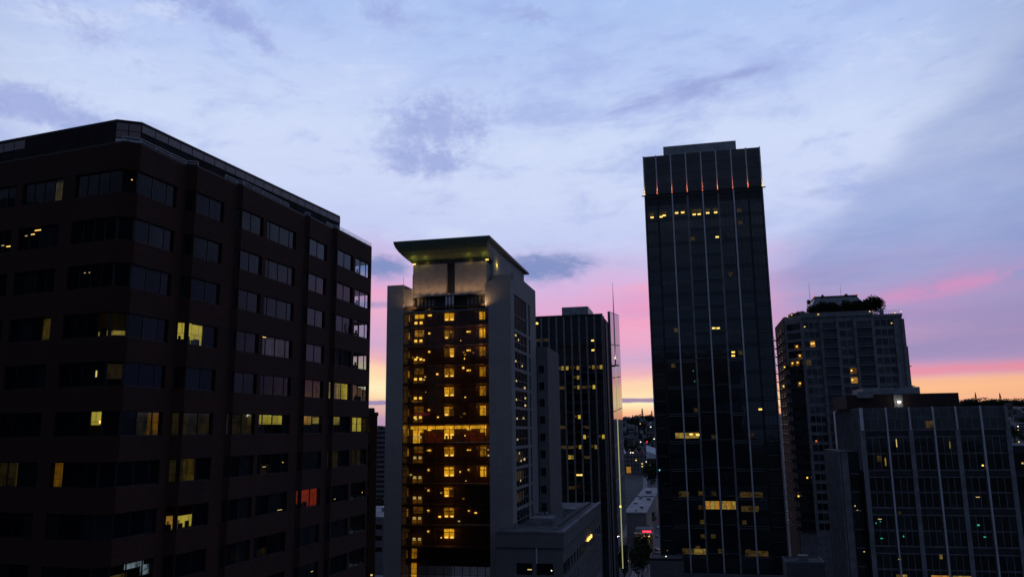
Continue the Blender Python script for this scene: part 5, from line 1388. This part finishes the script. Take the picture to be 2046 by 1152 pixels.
# ------------------------------------------------------------------ the hill: houses and trees
def hill():
    rnd = random.Random(5)
    hw = [plain('house_wall_pale', (.24, .24, .26, 1), .9), plain('house_wall_tan', (.12, .10, .09, 1), .9), plain('house_wall_grey', (.10, .11, .12, 1), .9)]
    hr = [plain('house_roof_grey', (.07, .07, .08, 1), .9), plain('house_roof_brown', (.06, .045, .04, 1), .9)]
    protos = []
    for k in range(3):
        w, d, h, rf = ((11, 13, 7, 3.2), (14, 11, 9, 3.6), (16, 14, 11, .8))[k]
        wm = MB().box(-w / 2, w / 2, -d / 2, d / 2, -6, h).mesh('wall', hw[k])
        m = MB(); e = .5; a, c = -w / 2 - e, w / 2 + e; f, g = -d / 2 - e, d / 2 + e
        m.poly([(a, f, h), (c, f, h), (c, 0, h + rf), (a, 0, h + rf)]); m.poly([(c, g, h), (a, g, h), (a, 0, h + rf), (c, 0, h + rf)]); m.poly([(a, f, h), (a, 0, h + rf), (a, g, h)]); m.poly([(c, f, h), (c, g, h), (c, 0, h + rf)]); m.poly([(a, f, h), (a, g, h), (c, g, h), (c, f, h)])
        rm = m.mesh('roof', hr[k % 2])
        protos.append((wm, rm, w, d, h))
    winm = MB().box(-.7, .7, -.08, .0, 0, 1.5).mesh('window', g_apt); winl = MB().box(-.8, .8, -.08, .0, 0, 1.6).mesh('window', p_yel)
    names = ['pale gabled house on the dark far hillside', 'tan house with low gable on the dark far hillside', 'grey flat-topped house on the dark far hillside']
    def house(x, y, k, litn):
        wm, rm, w, d, h = protos[k]
        r = put('hill_house', None, None, (x, y, ground_z(x, y)), rnd.uniform(-.3, .3) - .2); tag(r, names[k], 'house', names[k].replace('house', 'houses'))
        put('wall', wm, r); put('roof', rm, r)
        for j, xx in enumerate((-w * .3, 0, w * .3)):
            for zz in (1.2, 4.4): put('window', winl if litn > j and zz > 2 else winm, r, (xx, -d / 2, zz))
    def spread(pa, pb, n, y0, y1, fn):
        for _ in range(n):
            px = rnd.uniform(pa, pb); y = rnd.uniform(y0, y1); v = px_ray(px, 850); fn(v.x * y / v.y, y)
    spread(1236, 1316, 26, 1150, 1900, lambda x, y: house(x, y, rnd.randrange(3), rnd.choice((0, 0, 0, 0, 1))))
    spread(1900, 2075, 40, 1150, 1900, lambda x, y: house(x, y, rnd.randrange(3), rnd.choice((0, 0, 0, 0, 0, 1))))
    spread(738, 772, 6, 1200, 1900, lambda x, y: house(x, y, rnd.randrange(3), 0))
    tn = {'ridge': 'broad dark tree on the far hillside', 'ridge2': 'spreading dark tree on the far hillside', 'fir': 'pointed dark conifer on the far hillside'}
    def tr(x, y, kd=None, s=None, lab=None):
        kd = kd or rnd.choice(('ridge', 'ridge2', 'ridge', 'fir')); tree(kd, x, y, ground_z(x, y) - 1, s or rnd.uniform(.45, .75), lab or tn[kd], (lab or tn[kd]).replace('tree', 'trees').replace('conifer', 'conifers'), 'hill_tree' if kd != 'fir' else 'conifer')
    spread(1230, 1320, 70, 1100, 1980, tr); spread(1890, 2085, 110, 1100, 1980, tr); spread(735, 775, 10, 1200, 1980, tr)
    # the skyline row on the ridge
    def row(pa, pb, n, tops, lab):
        for i in range(n):
            px = pa + (pb - pa) * (i + rnd.uniform(.2, .8)) / n; y = rnd.uniform(2020, 2080); v = px_ray(px, 840); x = v.x * y / v.y
            tr(x, y, rnd.choice(('ridge', 'ridge2')), tops(px) * rnd.uniform(.8, 1.15), lab)
    row(1225, 1330, 16, lambda p: .55 if p < 1262 else (.9 if p < 1285 else 1.35), 'dark tree on the skyline between the ribbed office and the glass tower')
    row(1890, 2100, 34, lambda p: 1.15, 'dark tree on the skyline at the right edge')
    row(738, 772, 6, lambda p: .4, 'dark tree on the skyline in the left gap')
    for px, s, lab in ((1284, 1.25, 'tall pointed fir on the skyline beside the glass tower'), (1303, 1.05, 'shorter pointed conifer on the skyline against the glass tower'),
                       (1955, 1.2, 'pointed conifer on the right skyline nearest the office roof'), (2004, 1.25, 'pointed conifer on the right skyline near the picture edge')):
        y = 2040; v = px_ray(px, 840); tree('fir', v.x * y / v.y, y, ground_z(v.x * y / v.y, y) - 1, s, lab, None, 'conifer')
    for px, s, lab in ((1941, 1.7, 'large rounded tree standing highest on the right skyline'), (1275, 1.2, 'rounded tree just left of the tall skyline fir'), (1250, .75, 'rounded tree nearest the glass sail on the skyline')):
        y = 2030; v = px_ray(px, 840); tree('ridge', v.x * y / v.y, y, ground_z(v.x * y / v.y, y) - 1, s, lab, None, 'hill_tree')
    # the wood that closes the ridge behind the single trees
    m = MB(); wr = random.Random(9)
    for (pa, pb, n, hh) in ((1225, 1335, 3200, 19), (1880, 2120, 7000, 26), (735, 775, 700, 9)):
        for _ in range(n):
            px = wr.uniform(pa, pb); y = wr.uniform(2040, 2140); v = px_ray(px, 840); x = v.x * y / v.y
            hx = hh * (.35 + .65 * max(0, min(1, (px - 1245) / 55))) if px < 1400 else hh
            z = ground_z(x, y) + wr.random() ** .8 * hx * (.7 + .3 * math.sin(x * .09) * math.sin(x * .031 + 1)); q = wr.uniform(1.0, 2.2)
            u = Vector((wr.gauss(0, 1), wr.gauss(0, 1), wr.gauss(0, 1))).normalized(); w = u.orthogonal().normalized(); t = u.cross(w); p = Vector((x, y, z))
            m.poly([p + w * q, p + t * q * .7, p - w * q, p - t * q * .7])
    tag(put('wood', m.mesh('wood', leaf)), kind='stuff')
    # street lights of the hillside
    for px, py, mt in ((1280, 883, p_white), (1293, 882, p_red), (1307, 877, p_white), (1292, 884, p_red), (2036, 883, p_yel), (2034, 852, p_white), (1300, 853, p_white), (2020, 905, p_warm)):
        v = px_ray(px, py); y = 1180; x = v.x * y / v.y; z = v.z * y / v.y; g = ground_z(x, y)
        st = put('street_lamp', None, None, (x, y, g)); tag(st, 'small far light on the dark hillside', 'street lamp', 'far lights on the hillside')
        hh = max(4, z - g); put('pole', bmesh_box('pole', .2, .2, hh, blackmetal), st); put('lamp_head', bmesh_box('lamp_head', 1.5, .8, 1.1, mt), st, (-.7, -.4, hh))


hill()


# ------------------------------------------------------------------ added unseen blocks outside the frame (they darken the nearest facades and their reflections)
def added_neighbours():
    for (name, x, y, w, d, top, lab) in (('added_shade_slab', -150, -20, 52, 85, 34, 'added dark slab, unseen, left of the brick block, to darken its facade'),
                                         ('added_shade_tower', -26, -42, 52, 36, 46, 'added dark tower, unseen, behind the viewpoint, to darken the nearest facades')):
        b = Bld(name, x, y, 0, lab)
        b.mb('wall', MB().box(0, w, 0, d, GZ, top), darkstone)
        b.mb('parapet', MB().box(-.2, w + .2, -.2, d + .2, top, top + 1), darkstone)
        for k in range(int(w / 6)):
            for j in range(24):
                b.box('window', 1.5 + k * 6, 5.5 + k * 6, d + .01, d + .06, top - 4 - j * 4, top - 2 - j * 4, g_back)


added_neighbours()
